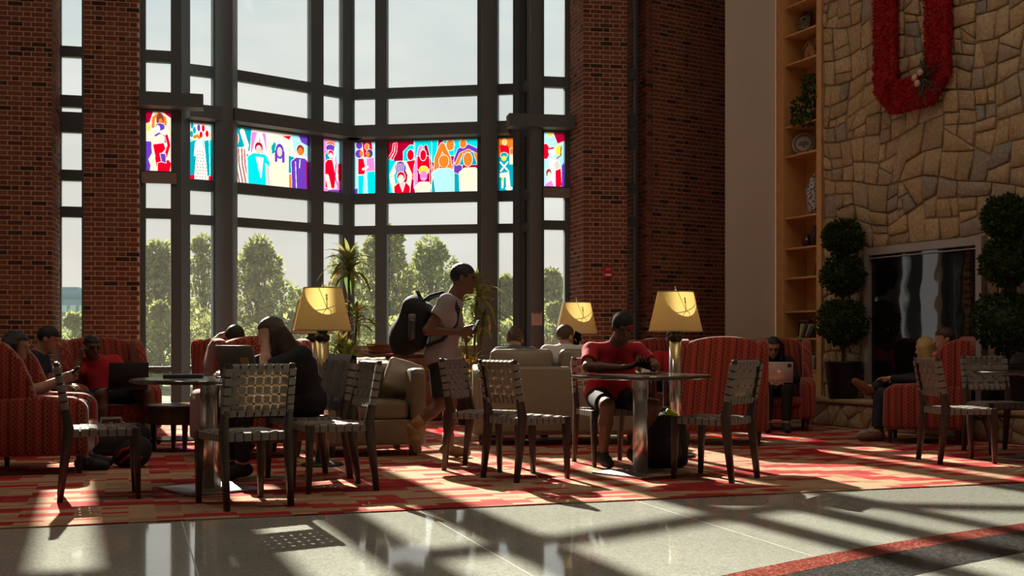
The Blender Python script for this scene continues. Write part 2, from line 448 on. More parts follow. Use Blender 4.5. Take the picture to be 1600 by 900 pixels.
# ------------------------------------------------------------------ smooth solid modelling (distance fields turned into one mesh)
class Solid:
    def __init__(s): s.p = []
    def cap(s, a, ra, b, rb=None, k=0.03, cut=None, op='add'):
        s.p.append(('cap', Vector(a), ra, Vector(b), ra if rb is None else rb, k, cut, op)); return s
    def ell(s, c, r, M=None, k=0.03, op='add'):
        s.p.append(('ell', Vector(c), r, M, k, op)); return s
    def box(s, c, half, r, M=None, k=0.03, op='add'):
        s.p.append(('box', Vector(c), half, r, M, k, op)); return s
    def plane(s, c, nrm):                        # keep the side opposite the normal
        s.p.append(('pln', Vector(c), Vector(nrm).normalized())); return s
    def bounds(s, q):
        if q[0] == 'cap':
            r = max(q[2], q[4]); a, b = q[1], q[3]
            return [min(a[i], b[i]) - r for i in range(3)], [max(a[i], b[i]) + r for i in range(3)]
        r = max(q[2]) + (q[3] if q[0] == 'box' else 0)
        if q[0] == 'box': r *= 1.75
        return [q[1][i] - r for i in range(3)], [q[1][i] + r for i in range(3)]
    def mesh(s, name, h=0.01):
        bs = [s.bounds(q) for q in s.p if q[0] != 'pln' and q[-1] == 'add']
        lo = np.array([min(b[0][i] for b in bs) for i in range(3)]) - 3 * h
        hi = np.array([max(b[1][i] for b in bs) for i in range(3)]) + 3 * h
        n = np.ceil((hi - lo) / h).astype(int) + 1
        D = np.full(n, 1.0, dtype=np.float32)
        ax = [lo[i] + h * np.arange(n[i], dtype=np.float32) for i in range(3)]
        for q in s.p:
            if q[0] == 'pln':
                X, Y, Z = ax[0][:, None, None], ax[1][None, :, None], ax[2][None, None, :]
                d = (X - q[1].x) * q[2].x + (Y - q[1].y) * q[2].y + (Z - q[1].z) * q[2].z
                D = np.maximum(D, d); continue
            k = q[5] if q[0] != 'ell' else q[4]
            op = q[-1]
            b0, b1 = s.bounds(q); pad = k + 3 * h
            i0 = np.maximum(0, np.floor((np.array(b0) - pad - lo) / h).astype(int)); i1 = np.minimum(n, np.ceil((np.array(b1) + pad - lo) / h).astype(int) + 1)
            if (i1 <= i0).any(): continue
            sl = tuple(slice(i0[j], i1[j]) for j in range(3))
            X = ax[0][sl[0]][:, None, None]; Y = ax[1][sl[1]][None, :, None]; Z = ax[2][sl[2]][None, None, :]
            if q[0] == 'cap':
                a, ra, b, rb = q[1], q[2], q[3], q[4]
                ba = b - a; L2 = max(ba.length_squared, 1e-9)
                px, py, pz = X - a.x, Y - a.y, Z - a.z
                t = np.clip((px * ba.x + py * ba.y + pz * ba.z) / L2, 0, 1)
                d = np.sqrt((px - t * ba.x) ** 2 + (py - t * ba.y) ** 2 + (pz - t * ba.z) ** 2) - (ra + (rb - ra) * t)
                if q[6]:
                    u = ba.normalized()
                    if 'b' in q[6]: d = np.maximum(d, (X - b.x) * u.x + (Y - b.y) * u.y + (Z - b.z) * u.z)
                    if 'a' in q[6]: d = np.maximum(d, -((X - a.x) * u.x + (Y - a.y) * u.y + (Z - a.z) * u.z))
            else:
                c = q[1]; M = q[3] if q[0] == 'ell' else q[4]
                px, py, pz = X - c.x, Y - c.y, Z - c.z
                if M is not None:
                    Mi = M.transposed()
                    px, py, pz = (Mi[0][0] * px + Mi[0][1] * py + Mi[0][2] * pz, Mi[1][0] * px + Mi[1][1] * py + Mi[1][2] * pz, Mi[2][0] * px + Mi[2][1] * py + Mi[2][2] * pz)
                if q[0] == 'ell':
                    r = q[2]
                    k0 = np.sqrt((px / r[0]) ** 2 + (py / r[1]) ** 2 + (pz / r[2]) ** 2)
                    k1 = np.sqrt((px / r[0] ** 2) ** 2 + (py / r[1] ** 2) ** 2 + (pz / r[2] ** 2) ** 2) + 1e-6
                    d = k0 * (k0 - 1) / k1
                else:
                    hx, rr = q[2], q[3]
                    qx, qy, qz = np.abs(px) - hx[0], np.abs(py) - hx[1], np.abs(pz) - hx[2]
                    d = np.sqrt(np.maximum(qx, 0) ** 2 + np.maximum(qy, 0) ** 2 + np.maximum(qz, 0) ** 2) + np.minimum(np.maximum(np.maximum(qx, qy), qz), 0) - rr
            A = D[sl]
            if op == 'sub':
                D[sl] = np.maximum(A, -d)
            else:
                hh = np.clip(0.5 + 0.5 * (A - d) / max(k, 1e-5), 0, 1)
                D[sl] = A * (1 - hh) + d * hh - k * hh * (1 - hh)
        return nets(name, D, lo, h)
def nets(name, D, lo, h):
    S = D < 0
    c = np.zeros(tuple(d - 1 for d in D.shape), dtype=np.int8)
    offs = [(i, j, k) for i in (0, 1) for j in (0, 1) for k in (0, 1)]
    def sub(A, o): return A[o[0]:A.shape[0] - 1 + o[0], o[1]:A.shape[1] - 1 + o[1], o[2]:A.shape[2] - 1 + o[2]]
    for o in offs: c += sub(S, o)
    act = (c > 0) & (c < 8)
    idx = np.argwhere(act)
    vals = [sub(D, o)[act] for o in offs]
    P = np.zeros((len(idx), 3)); cnt = np.zeros(len(idx))
    for a in range(8):
        for b in range(a + 1, 8):
            oa, ob = np.array(offs[a]), np.array(offs[b])
            if np.abs(oa - ob).sum() != 1: continue
            va, vb = vals[a], vals[b]
            m = (va < 0) != (vb < 0)
            t = np.where(m, va / np.where(m, va - vb, 1), 0)
            P += np.where(m[:, None], oa + t[:, None] * (ob - oa), 0); cnt += m
    P = (P / np.maximum(cnt, 1)[:, None] + idx) * h + lo
    vid = np.full(act.shape, -1, dtype=np.int64); vid[act] = np.arange(len(idx))
    F = []
    for d in range(3):
        sl0 = [slice(1, -1)] * 3; sl1 = [slice(1, -1)] * 3
        sl0[d] = slice(0, -1); sl1[d] = slice(1, None)
        A, B = S[tuple(sl0)], S[tuple(sl1)]
        e = np.argwhere(A != B)
        if not len(e): continue
        inside = A[tuple(e.T)]
        base = e + 1; base[:, d] -= 1
        u, v = [(1, 2), (2, 0), (0, 1)][d]
        def cell(du, dv):
            q = base.copy(); q[:, u] -= du; q[:, v] -= dv
            return vid[tuple(q.T)]
        quad = np.stack([cell(1, 1), cell(0, 1), cell(0, 0), cell(1, 0)], 1)
        quad[~inside] = quad[~inside][:, ::-1]
        F.append(quad[(quad >= 0).all(1)])
    F = np.concatenate(F) if F else np.zeros((0, 4), int)
    me = bpy.data.meshes.new(name)
    me.vertices.add(len(P)); me.vertices.foreach_set('co', P.astype(np.float32).ravel())
    me.loops.add(4 * len(F)); me.loops.foreach_set('vertex_index', F.astype(np.int32).ravel())
    me.polygons.add(len(F)); me.polygons.foreach_set('loop_start', np.arange(0, 4 * len(F), 4, dtype=np.int32))
    me.polygons.foreach_set('use_smooth', np.ones(len(F), dtype=bool))
    me.update(calc_edges=True); me.validate()
    return me

# where a plan line (point, direction) is crossed by the sight line at image column px
def col_hit(P, d, px):
    k = (px - 800) / 1844
    t = (k * P[1] - P[0]) / (d[0] - k * d[1])
    return P[0] + t * d[0], P[1] + t * d[1]

# ------------------------------------------------------------------ floor, carpet, ceiling, outer walls
def slab(name, pts, z0, z1, material, label, cat='floor', parent=None):
    me = MB().loft([[(x, y, z0) for x, y in pts], [(x, y, z1) for x, y in pts]]).mesh(name)
    bm = bmesh.new(); bm.from_mesh(me); bmesh.ops.recalc_face_normals(bm, faces=bm.faces); bm.to_mesh(me); bm.free()
    o = link(name, me, material, parent)
    if parent is None: tag(o, label, cat, kind='structure')
    return o
CE0, CED = Vector((-2.74, 6.31)), Vector((math.cos(R(18)), math.sin(R(18))))       # the carpet's front edge
CEN = Vector((CED.y, -CED.x))                                                          # towards the lobby
def ce(u, v):
    p = CE0 + CED * u + CEN * v
    return (p.x, p.y)
floor = slab('floor', [(-14, -9), (10, -9), (10, 20), (-14, 20)], -0.2, 0.0, TERRAZZO, 'polished grey speckled terrazzo floor in front of the carpet')
slab('floor_carpet', [ce(-9, 0), ce(14, 0), ce(14, 16), ce(-9, 16)][0:2] + [(9.5, 19.5), (-13.5, 19.5)], 0.0, 0.008, CARPET, 'red and tan block patterned carpet under the seating')
for i, u in enumerate((-2.2, -0.75, 0.94, 2.30, 3.70, 5.1, 6.5)):
    a, b = ce(u, 0.0), ce(u, 5.6)
    d = Vector((b[0] - a[0], b[1] - a[1])); nn = Vector((-d.y, d.x)).normalized() * 0.003
    slab('divider_strip', [(a[0] - nn.x, a[1] - nn.y), (b[0] - nn.x, b[1] - nn.y), (b[0] + nn.x, b[1] + nn.y), (a[0] + nn.x, a[1] + nn.y)], -0.01, 0.0012, mat('zinc_strip', (0.55, 0.53, 0.5), 0.4), '', parent=floor)
# curved red and charcoal bands let into the terrazzo
def arc_band(name, off0, off1, material):
    pts_in, pts_out = [], []
    for i in range(41):
        x = -2.5 + 9.0 * i / 40; y = 4.055 + 1.066 * x - .08 * x * x
        nn = Vector((1.066 - .16 * x, -1)).normalized()
        pts_in.append((x + nn.x * off0, y + nn.y * off0)); pts_out.append((x + nn.x * off1, y + nn.y * off1))
    mb = MB()
    n = len(pts_in)
    mb.add([(x, y, 0.0015) for x, y in pts_in] + [(x, y, 0.0015) for x, y in pts_out], [(i, n + i, n + i + 1, i + 1) for i in range(n - 1)])
    return mb.build(name, material, floor)
arc_band('red_band', -0.08, 0.09, TERRAZZO_RED)
arc_band('charcoal_band', 0.095, 0.46, TERRAZZO_DARK)
slab('ceiling', [(-14, -9), (10, -9), (10, 17), (3.9, 19.3), (0.9, 18.6), (-0.2, 19.15), (-2.62, 19.5), (-4.6, 17.75), (-5.0, 17.2), (-14, 15.2)], 10.6, 10.9, CEIL, 'pale plaster ceiling high above the lobby', 'ceiling')
slab('ground_outside', [(-160, 20.1), (160, 20.1), (160, 300), (-160, 300)], -0.6, -0.3, mat('lawn', (0.10, 0.14, 0.04), 0.95, var=0.4, vscale=0.5), 'green lawn outside the windows', 'ground')
def wall_plain(name, p0, p1, z0, z1, th, material, label):
    d = Vector((p1[0] - p0[0], p1[1] - p0[1])).normalized(); nn = Vector((-d.y, d.x)) * th
    return slab(name, [p0, p1, (p1[0] + nn.x, p1[1] + nn.y), (p0[0] + nn.x, p0[1] + nn.y)], z0, z1, material, label, 'wall')
wall_plain('wall_front', (10, -8.6), (-13, -8.6), 0, 10.6, -0.3, PLASTER, 'plain lobby wall behind the camera')
wall_plain('wall_left', (-13, -8.6), (-9.2, 15.35), 0, 10.6, 0.3, PLASTER, 'plain side wall of the lobby left of the brick piers')

# ------------------------------------------------------------------ brick
_bx = MB().box((0, 0, 0), (1, 1, 1)).mesh('brick')
_bx.materials.append(BRICK)
_bxd = MB().box((0, 0, 0), (1, 1, 1)).mesh('brick_dark')
_bxd.materials.append(BRICK_DARK)
COURSE = 0.0677
def brick_face(parent, p0, p1, z0, z1, out, budget, zview=6.35, phase=0, seen=(0.0, 1.0)):
    """Flemish bond from p0 to p1 (plan points) laid proud of the wall by `out` (plan vector); the first bricks in view become parts, the rest one mesh"""
    p0 = Vector(p0); p1 = Vector(p1)
    d = p1 - p0; W = d.length; d.normalize(); ang = math.atan2(d.y, d.x)
    out = Vector(out).normalized()
    S, H, J = 0.191, 0.0895, 0.012
    rest = MB(); made = 0
    nrow = int((z1 - z0) / COURSE)
    M = Matrix.Rotation(ang, 3, 'Z')
    for r in range(nrow):
        zc = z0 + (r + 0.5) * COURSE
        dark = abs(zc - 4.27) < 0.035
        x = -((S + J) / 2 + (H + J) / 2) * ((r + phase) % 2) - 0.02; head = (r + phase) % 2 == 1
        x = -0.05 - (0.1515 if (r + phase) % 2 else 0.0)
        head = False
        while x < W:
            L = H if head else S
            a, b = max(x, 0.0), min(x + L, W)
            if b - a > 0.025:
                t = (a + b) / 2
                off = rng.uniform(-0.002, 0.003)
                c = p0 + d * t + out * (off * .6 - 0.0455)
                size = (b - a, 0.1, COURSE - J)
                inview = zc < zview and seen[0] <= t / W <= seen[1]
                if made < budget and inview:
                    o = link('brick', _bxd if dark else _bx, None, parent, (c.x, c.y, zc), (0, 0, ang), size)
                    made += 1
                else:
                    rest.box((c.x, c.y, zc), size, M)
            x += L + J; head = not head
    return rest, made
def pier(name, label, corners, faces, z1=10.6):
    """corners: plan polygon of the core (mortar); faces: (i, j, outward vector, budget)"""
    core = slab(name, corners, 0, z1, MORTAR, label, 'wall')
    rest = MB()
    for k, (a, b, out, budget, seen) in enumerate(faces):
        rr, _ = brick_face(core, a, b, 0.02, z1 - 0.02, out, budget, phase=k, seen=seen)
        rest.add(rr.v, rr.f)
    if rest.v:
        o = rest.build('brickwork', BRICK, core); o['kind'] = 'stuff'
    return core
def ndir(a): return Vector((math.cos(a), math.sin(a)))
LP, LD = (-5.542, 16.3), ndir(R(12))                    # line of the two left piers
LN = Vector((-LD.y, LD.x))                              # away from the room
def pier_on_line(name, label, P, D, N, px0, px1, depth, budget, seen, side=None, sb=0):
    a = Vector(col_hit(P, D, px0)); b = Vector(col_hit(P, D, px1))
    g = 0.0005
    core = [a + N * g + D * g * (1 if side == 'left' else 0), b + N * g - D * g * (1 if side == 'right' else 0), b + N * depth - D * g * (1 if side == 'right' else 0), a + N * depth + D * g * (1 if side == 'left' else 0)]
    faces = [(a, b, -N, budget, seen)]
    if side == 'right': faces.append((b, b + N * depth, D, sb, (0, 0.5)))
    if side == 'left': faces.append((a + N * depth, a, -D, sb, (0, 1)))
    return pier(name, label, [tuple(c) for c in core], [(tuple(f[0]), tuple(f[1]), f[2], f[3], f[4]) for f in faces])
pier_on_line('wall_pier_far_left', 'dark red brick pier at the far end left of the narrow window slot', LP, LD, LN, -290, 81, 0.75, 300, (0.78, 1), 'right', 0)
pier_on_line('wall_pier_left', 'red brick pier between the narrow window slot and the tall bay window', LP, LD, LN, 131, 217, 0.75, 300, (0, 1))
RP, RD = (1.069, 17.6), ndir(R(10))
RN = Vector((-RD.y, RD.x))
RSN = Vector((-0.262, 0.965))
ra = Vector(col_hit(RP, RD, 912)); rb = Vector(col_hit(RP, RD, 980)); rc = ra + RSN * 0.74; rd = rb + RN * 0.74
pier('wall_pier_right', 'red brick pier with the fire alarm right of the bay window', [tuple(ra + RN * .0005 + RD * .0005), tuple(rb + RN * .0005), tuple(rd), tuple(rc + RD * .0005)],
     [(ra, rb, -RN, 230, (0, 1)), (rc, ra, -RD, 70, (0, 1))])
fin = [rb + RN * .70 - RD * .28, rb + RN * .70 - RD * .002, rb + RN * 2.6 - RD * .002, rb + RN * 2.6 - RD * .28]  # hidden fin added outside to keep sun from coming through the right slot
slab('sun_blocker_fin', [tuple(q) for q in fin], 0, 10.6, BRICK_DARK, 'outside brick buttress behind the right pier', 'wall')
# splayed brick wall further right, with a narrow return
wa = Vector((2.05, 18.0)); WD = ndir(R(33)); WN = Vector((-WD.y, WD.x)); wb = wa + WD * 2.2; wret = wa + Vector((-0.287, 0.958)) * 0.8
pier('wall_right_brick', 'splayed dark red brick wall between window slot and pale plaster wall', [tuple(wa + WN * .0005 + WD * .0005), tuple(wb + WN * .0005), tuple(wb + WN * 0.5), tuple(wret + WD * 0.6), tuple(wret + WD * .0005)],
     [(wa, wb, -WN, 240, (0, 0.8)), (wret, wa, Vector((-0.958, -0.287)), 60, (0.2, 1))])

# ------------------------------------------------------------------ stained glass panels
PAL = dict(red=(0.80, 0.0, 0.02), dred=(0.38, 0.0, 0.03), teal=(0.0, 0.34, 0.46), cyan=(0.0, 0.66, 0.76), sky=(0.38, 0.76, 0.95), white=(0.80, 0.79, 0.77), pink=(0.85, 0.22, 0.66),
           purple=(0.13, 0.04, 0.48), orange=(0.95, 0.20, 0.02), cream=(0.82, 0.74, 0.62), yellow=(0.95, 0.68, 0.04), grey=(0.58, 0.56, 0.56), brown=(0.25, 0.04, 0.03), lilac=(0.45, 0.25, 0.65), navy=(0.04, 0.05, 0.25))
class Paint:
    def __init__(s, aspect, ny=170, bg='white'):
        s.ny = ny; s.nx = int(ny * aspect); s.a = aspect
        s.c = np.zeros((s.nx, s.ny, 3)); s.c[:] = PAL[bg]
        x = (np.arange(s.nx) + 0.5) / ny; y = (np.arange(s.ny) + 0.5) / ny
        s.X, s.Y = np.meshgrid(x, y, indexing='ij')
    def E(s, cx, cy, rx, ry, c, o=0.0):
        if o: s.c[((s.X - cx) / (rx + o)) ** 2 + ((s.Y - cy) / (ry + o)) ** 2 < 1] = PAL['white']
        s.c[((s.X - cx) / rx) ** 2 + ((s.Y - cy) / ry) ** 2 < 1] = PAL[c]; return s
    def L(s, pts, w, c, o=0.0):
        d = np.full(s.X.shape, 9.0)
        for (x0, y0), (x1, y1) in zip(pts[:-1], pts[1:]):
            bx, by = x1 - x0, y1 - y0; q = max(bx * bx + by * by, 1e-9)
            t = np.clip(((s.X - x0) * bx + (s.Y - y0) * by) / q, 0, 1)
            d = np.minimum(d, np.hypot(s.X - x0 - t * bx, s.Y - y0 - t * by))
        if o: s.c[d < w / 2 + o] = PAL['white']
        s.c[d < w / 2] = PAL[c]; return s
    def P(s, pts, c, o=0.0):
        if o: s.L(list(pts) + [pts[0]], o * 2, 'white')
        ins = np.zeros(s.X.shape, bool); n = len(pts)
        for i in range(n):
            x0, y0 = pts[i]; x1, y1 = pts[(i + 1) % n]
            if y0 == y1: continue
            cr = ((y0 > s.Y) != (y1 > s.Y)) & (s.X < (x1 - x0) * (s.Y - y0) / (y1 - y0) + x0)
            ins ^= cr
        s.c[ins] = PAL[c]; return s
    def head(s, x, y, face, hair, r=0.07):
        s.E(x, y - 0.015, r * 1.05, r * 1.35, hair, 0.012); s.E(x, y + 0.02, r * 0.78, r * 1.1, face); return s
    def bust(s, x, y, w, c, bottom=1.05):
        s.P([(x - w * .25, y), (x + w * .25, y), (x + w * .5, y + .08), (x + w * .46, bottom), (x - w * .46, bottom), (x - w * .5, y + .08)], c, 0.012); return s
def paint_A():
    p = Paint(0.43, bg='cream'); p.P([(0, 0), (.12, 0), (.06, .18), (0, .2)], 'dred'); p.P([(.3, 0), (.43, 0), (.43, .1), (.34, .04)], 'dred')
    p.E(.04, .27, .03, .06, 'yellow', .01).L([(.12, .25), (.13, .1), (.22, .03), (.32, .1), (.33, .2)], .05, 'orange', .01)
    p.E(.24, .13, .065, .11, 'brown'); p.E(.25, .17, .035, .06, 'orange'); p.E(.24, .25, .08, .06, 'purple', .01); p.E(.2, .28, .04, .06, 'white')
    p.L([(.16, .4), (.22, .36), (.3, .4), (.33, .5)], .03, 'purple', .01); p.E(.25, .46, .06, .08, 'cream', .01)
    p.P([(0, .5), (.09, .5), (.1, .7), (.04, .8), (.12, 1.02), (0, 1.02)], 'purple', .01)
    p.P([(.12, .55), (.3, .52), (.33, .62), (.24, .72), (.27, .98), (.13, .98), (.16, .75)], 'red', .012); p.L([(.35, .4), (.39, .55), (.33, .75)], .05, 'red', .01)
    p.P([(.2, .86), (.38, .8), (.43, .86), (.4, 1.02), (.2, 1.02)], 'red', .012); p.P([(.24, .7), (.33, .7), (.34, .85), (.27, .83)], 'purple', .01); p.P([(.1, .75), (.16, .8), (.2, 1.02), (.06, 1.02)], 'cream')
    return p
def paint_B():
    p = Paint(0.42, bg='cyan'); p.P([(0, 0), (.42, 0), (.42, .28), (0, .3)], 'cream')
    for x, y, c in ((.06, .05, 'teal'), (.1, .13, 'teal'), (.18, .08, 'purple'), (.26, .08, 'red'), (.22, .2, 'red'), (.33, .17, 'red'), (.05, .2, 'teal'), (.38, .05, 'sky')): p.E(x, y, .028, .06, c, .008)
    p.P([(0, .35), (.12, .3), (.14, .6), (.1, .92), (0, .92)], 'teal', .01); p.L([(.1, .25), (.16, .22), (.2, .26)], .05, 'orange')
    p.P([(.12, .35), (.24, .25), (.26, .5), (.1, .58)], 'white', .01); p.P([(.15, .45), (.28, .42), (.36, 1.02), (.1, 1.02)], 'white', .01)
    for i in range(4):
        for j in range(9): p.E(.15 + .05 * i + .012 * (j % 2), .5 + .055 * j, .008, .011, 'brown')
    p.P([(.28, .3), (.36, .28), (.38, .9), (.34, .92)], 'teal', .01); p.P([(0, .92), (.1, .92), (.1, 1.02), (0, 1.02)], 'red'); p.P([(.36, .92), (.42, .92), (.42, 1.02), (.36, 1.02)], 'red')
    return p
def paint_C():
    p = Paint(1.45, bg='white'); p.P([(0, 0), (.33, 0), (.3, .4), (.1, .4), (0, .2)], 'teal'); p.P([(.33, .05), (.6, .05), (.62, .4), (.32, .42)], 'pink'); p.P([(1.1, 0), (1.45, 0), (1.45, .4), (1.15, .3)], 'sky'); p.P([(1.24, 0), (1.45, 0), (1.45, .18), (1.3, .12)], 'purple')
    p.E(.03, .2, .06, .11, 'orange', .012).L([(.16, .07), (.24, .3), (.2, .48)], .09, 'white').E(.16, .06, .035, .04, 'cream', .01)
    p.P([(0, .4), (.18, .35), (.26, .6), (.24, 1.02), (0, 1.02)], 'grey', .012)
    for x in (.03, .09, .15, .2): p.L([(x, .38), (x + .01, .65), (x + .08, 1.0)], .016, 'dred' if x > .1 else 'brown'); p.L([(x + .03, .38), (x + .04, .65), (x + .11, 1.0)], .018, 'white')
    p.P([(.24, .45), (.32, .5), (.32, 1.02), (.26, 1.02)], 'teal', .01)
    p.L([(.36, .48), (.43, .2), (.47, .06)], .07, 'white').L([(.6, .48), (.54, .2), (.5, .06)], .07, 'white'); p.bust(.47, .43, .42, 'cyan'); p.P([(.42, .5), (.55, .5), (.51, .86)], 'white', .01); p.head(.47, .33, 'grey', 'dred')
    p.P([(.6, .6), (.7, .7), (.74, 1.02), (.62, 1.02)], 'grey', .01)
    p.E(.72, .27, .08, .13, 'teal', .012); p.L([(.68, .5), (.66, .25), (.8, .06), (1.0, .06), (1.08, .3), (1.0, .5)], .075, 'cream', .01); p.bust(.88, .45, .4, 'cream')
    p.E(.87, .34, .08, .14, 'purple', .012); p.L([(.8, .35), (.8, .52)], .05, 'purple').L([(.94, .35), (.94, .52)], .05, 'purple'); p.E(.87, .35, .05, .09, 'grey')
    p.P([(1.05, .4), (1.16, .42), (1.16, .72), (1.05, .72)], 'teal', .012); p.P([(1.05, .74), (1.14, .74), (1.12, 1.02), (1.06, 1.02)], 'orange', .01); p.bust(1.28, .42, .36, 'purple'); p.L([(1.27, .45), (1.26, .6)], .02, 'white'); p.L([(1.18, .5), (1.2, 1.0)], .015, 'white'); p.L([(1.4, .5), (1.42, 1.0)], .03, 'dred')
    p.head(1.28, .28, 'orange', 'brown'); p.L([(1.26, .37), (1.3, .37)], .012, 'white'); p.P([(.92, .05), (1.1, .03), (1.05, .1)], 'red')
    return p
def paint_D():
    p = Paint(0.41, bg='pink'); p.P([(.3, 0), (.41, 0), (.41, .5), (.32, .4)], 'sky'); p.E(.2, .08, .09, .05, 'orange', .01); p.E(.2, .16, .1, .07, 'purple', .01); p.P([(.08, .3), (.16, .2), (.18, .4), (.1, .42)], 'teal', .01)
    p.bust(.2, .38, .24, 'red', .92); p.L([(.3, .15), (.26, .4), (.33, .7), (.3, .9)], .05, 'white'); p.head(.2, .28, 'white', 'red', .05); p.L([(.12, .7), (.18, .95)], .06, 'cream', .01); p.L([(.31, .45), (.29, .7), (.34, .85)], .02, 'purple')
    p.P([(.35, .45), (.41, .42), (.41, .8), (.36, .75)], 'red', .01); p.P([(.14, .96), (.41, .94), (.41, 1.02), (.14, 1.02)], 'purple'); return p
def paint_E():
    p = Paint(0.43, bg='sky'); p.P([(.16, 0), (.34, 0), (.36, .2), (.2, .3)], 'red', .01); p.E(.1, .06, .06, .07, 'purple', .01); p.E(.25, .09, .035, .06, 'orange', .01); p.E(.1, .22, .07, .08, 'purple', .01); p.E(.14, .22, .035, .06, 'orange')
    p.E(.3, .22, .06, .08, 'navy', .01); p.E(.27, .24, .035, .06, 'orange'); p.P([(.08, .32), (.18, .32), (.22, .5), (.2, .62), (.08, .62)], 'red', .01); p.P([(.25, .32), (.38, .3), (.4, .56), (.24, .58)], 'pink', .01)
    p.L([(.18, .52), (.26, .48)], .05, 'white'); p.P([(.08, .64), (.19, .64), (.17, 1.02), (.08, 1.02)], 'cyan', .01); p.P([(.25, .58), (.4, .56), (.42, 1.02), (.27, 1.02)], 'cyan', .01); p.P([(0, .92), (.07, .88), (.07, 1.02), (0, 1.02)], 'purple'); return p
def paint_F():
    p = Paint(1.70, bg='dred'); p.P([(0, .35), (.12, .35), (.3, 1.02), (0, 1.02)], 'cyan'); p.P([(.3, .2), (.42, .08), (.56, .1), (.5, .5), (.3, .5)], 'cyan', .012); p.P([(.5, 0), (.95, 0), (.9, .4), (.5, .5)], 'cyan', .01); p.P([(1.05, .02), (1.7, 0), (1.7, .3), (1.1, .3)], 'cyan', .01)
    p.L([(.02, .32), (.1, .2), (.12, .05)], .03, 'red', .01).L([(.08, .34), (.15, .2), (.16, .04)], .03, 'red', .01); p.P([(.32, .4), (.55, .36), (.55, .75), (.4, .7)], 'red', .01); p.E(.43, .27, .06, .1, 'red', .014)
    p.L([(.12, .95), (.07, .65), (.18, .42), (.32, .42), (.42, .65), (.38, .95)], .07, 'cream', .01); p.E(.24, .52, .1, .13, 'purple'); [p.L([(.17 + .035 * i, .43), (.15 + .035 * i, .6)], .012, 'white') for i in range(5)]
    p.bust(.27, .8, .3, 'red'); p.P([(.22, .8), (.33, .8), (.28, .97)], 'grey', .008); p.head(.25, .7, 'cream', 'red', .07)
    p.L([(.53, .9), (.52, .55), (.62, .12)], .06, 'pink', .01).L([(.84, .9), (.82, .55), (.72, .12)], .06, 'dred', .01); p.P([(.56, .3), (.78, .3), (.8, .55), (.56, .55)], 'red', .01); p.E(.67, .28, .055, .1, 'red', .014); p.bust(.68, .8, .32, 'cream'); p.E(.68, .58, .085, .09, 'yellow', .01); p.E(.68, .68, .07, .1, 'pink'); p.L([(.64, .73), (.72, .73)], .012, 'white')
    p.L([(.92, .62), (.93, .35), (1.03, .1), (1.14, .35), (1.18, .62)], .09, 'orange', .012); p.bust(1.06, .55, .46, 'sky'); p.P([(.86, .7), (.9, 1.02), (.8, 1.02)], 'teal', .01); p.head(1.06, .42, 'orange', 'orange', .085); p.E(1.18, .1, .07, .1, 'orange', .014)
    p.P([(1.26, .4), (1.42, .6), (1.4, 1.02), (1.26, 1.02)], 'teal', .01); p.P([(1.24, .45), (1.4, .5), (1.4, .68), (1.25, .62)], 'purple', .01); p.L([(1.28, .4), (1.36, .2), (1.52, .14), (1.68, .22), (1.72, .4)], .08, 'purple', .01).L([(1.3, .46), (1.38, .28), (1.52, .22), (1.66, .3), (1.7, .45)], .06, 'orange', .008)
    p.bust(1.55, .55, .4, 'cream'); p.P([(1.36, .48), (1.42, .28), (1.6, .24), (1.68, .48)], 'teal', .01); p.E(1.51, .38, .08, .13, 'orange', .012); p.E(1.42, .08, .06, .08, 'orange', .012)
    for x in (.515, .83, 1.25): p.L([(x, 0), (x, 1)], .008, 'white')
    return p
def paint_G():
    p = Paint(0.28, bg='teal'); p.P([(0, 0), (.28, 0), (.28, .3), (0, .35)], 'orange'); p.P([(.02, .12), (.18, .15), (.2, .28), (.04, .28)], 'red'); p.E(.11, .07, .035, .05, 'yellow', .01); p.E(.24, .25, .03, .06, 'orange', .01); p.P([(.2, .32), (.28, .32), (.28, .5), (.2, .5)], 'cream')
    p.E(.1, .32, .06, .05, 'teal', .01); p.E(.1, .38, .045, .05, 'yellow'); p.L([(.03, .45), (.16, .6)], .03, 'white').L([(.17, .45), (.04, .62)], .03, 'white'); p.P([(.02, .66), (.18, .64), (.2, .74), (.02, .74)], 'white'); p.P([(.06, .7), (.1, .7), (.09, .95), (.05, .95)], 'white').P([(.13, .7), (.19, .6), (.22, .92), (.14, .92)], 'white'); p.E(.19, .95, .06, .03, 'cream', .008); p.E(.08, .77, .02, .04, 'yellow'); return p
def paint_I():
    p = Paint(0.40, bg='sky'); p.P([(.2, 0), (.4, 0), (.4, .15), (.28, .2)], 'dred', .01); p.E(.13, .03, .05, .05, 'yellow', .01); p.E(.05, .35, .07, .14, 'red', .01); p.E(.17, .34, .06, .09, 'white', .01); p.L([(.12, .3), (.2, .28)], .03, 'red'); p.E(.3, .32, .055, .09, 'yellow', .01); p.L([(.35, .25), (.34, .42), (.25, .48)], .02, 'brown')
    p.P([(.12, .5), (.24, .45), (.26, .95), (.1, .9)], 'white', .01); p.E(.27, .6, .05, .08, 'grey', .012); p.P([(.24, .7), (.34, .66), (.36, .98), (.24, 1.02)], 'red', .01); p.E(.11, .75, .05, .08, 'brown', .01); p.E(.12, .79, .035, .07, 'cream'); p.P([(.04, .95), (.16, .88), (.22, 1.02), (.04, 1.02)], 'pink', .01); p.P([(.36, .6), (.4, .55), (.4, 1.02), (.36, 1.02)], 'purple'); return p
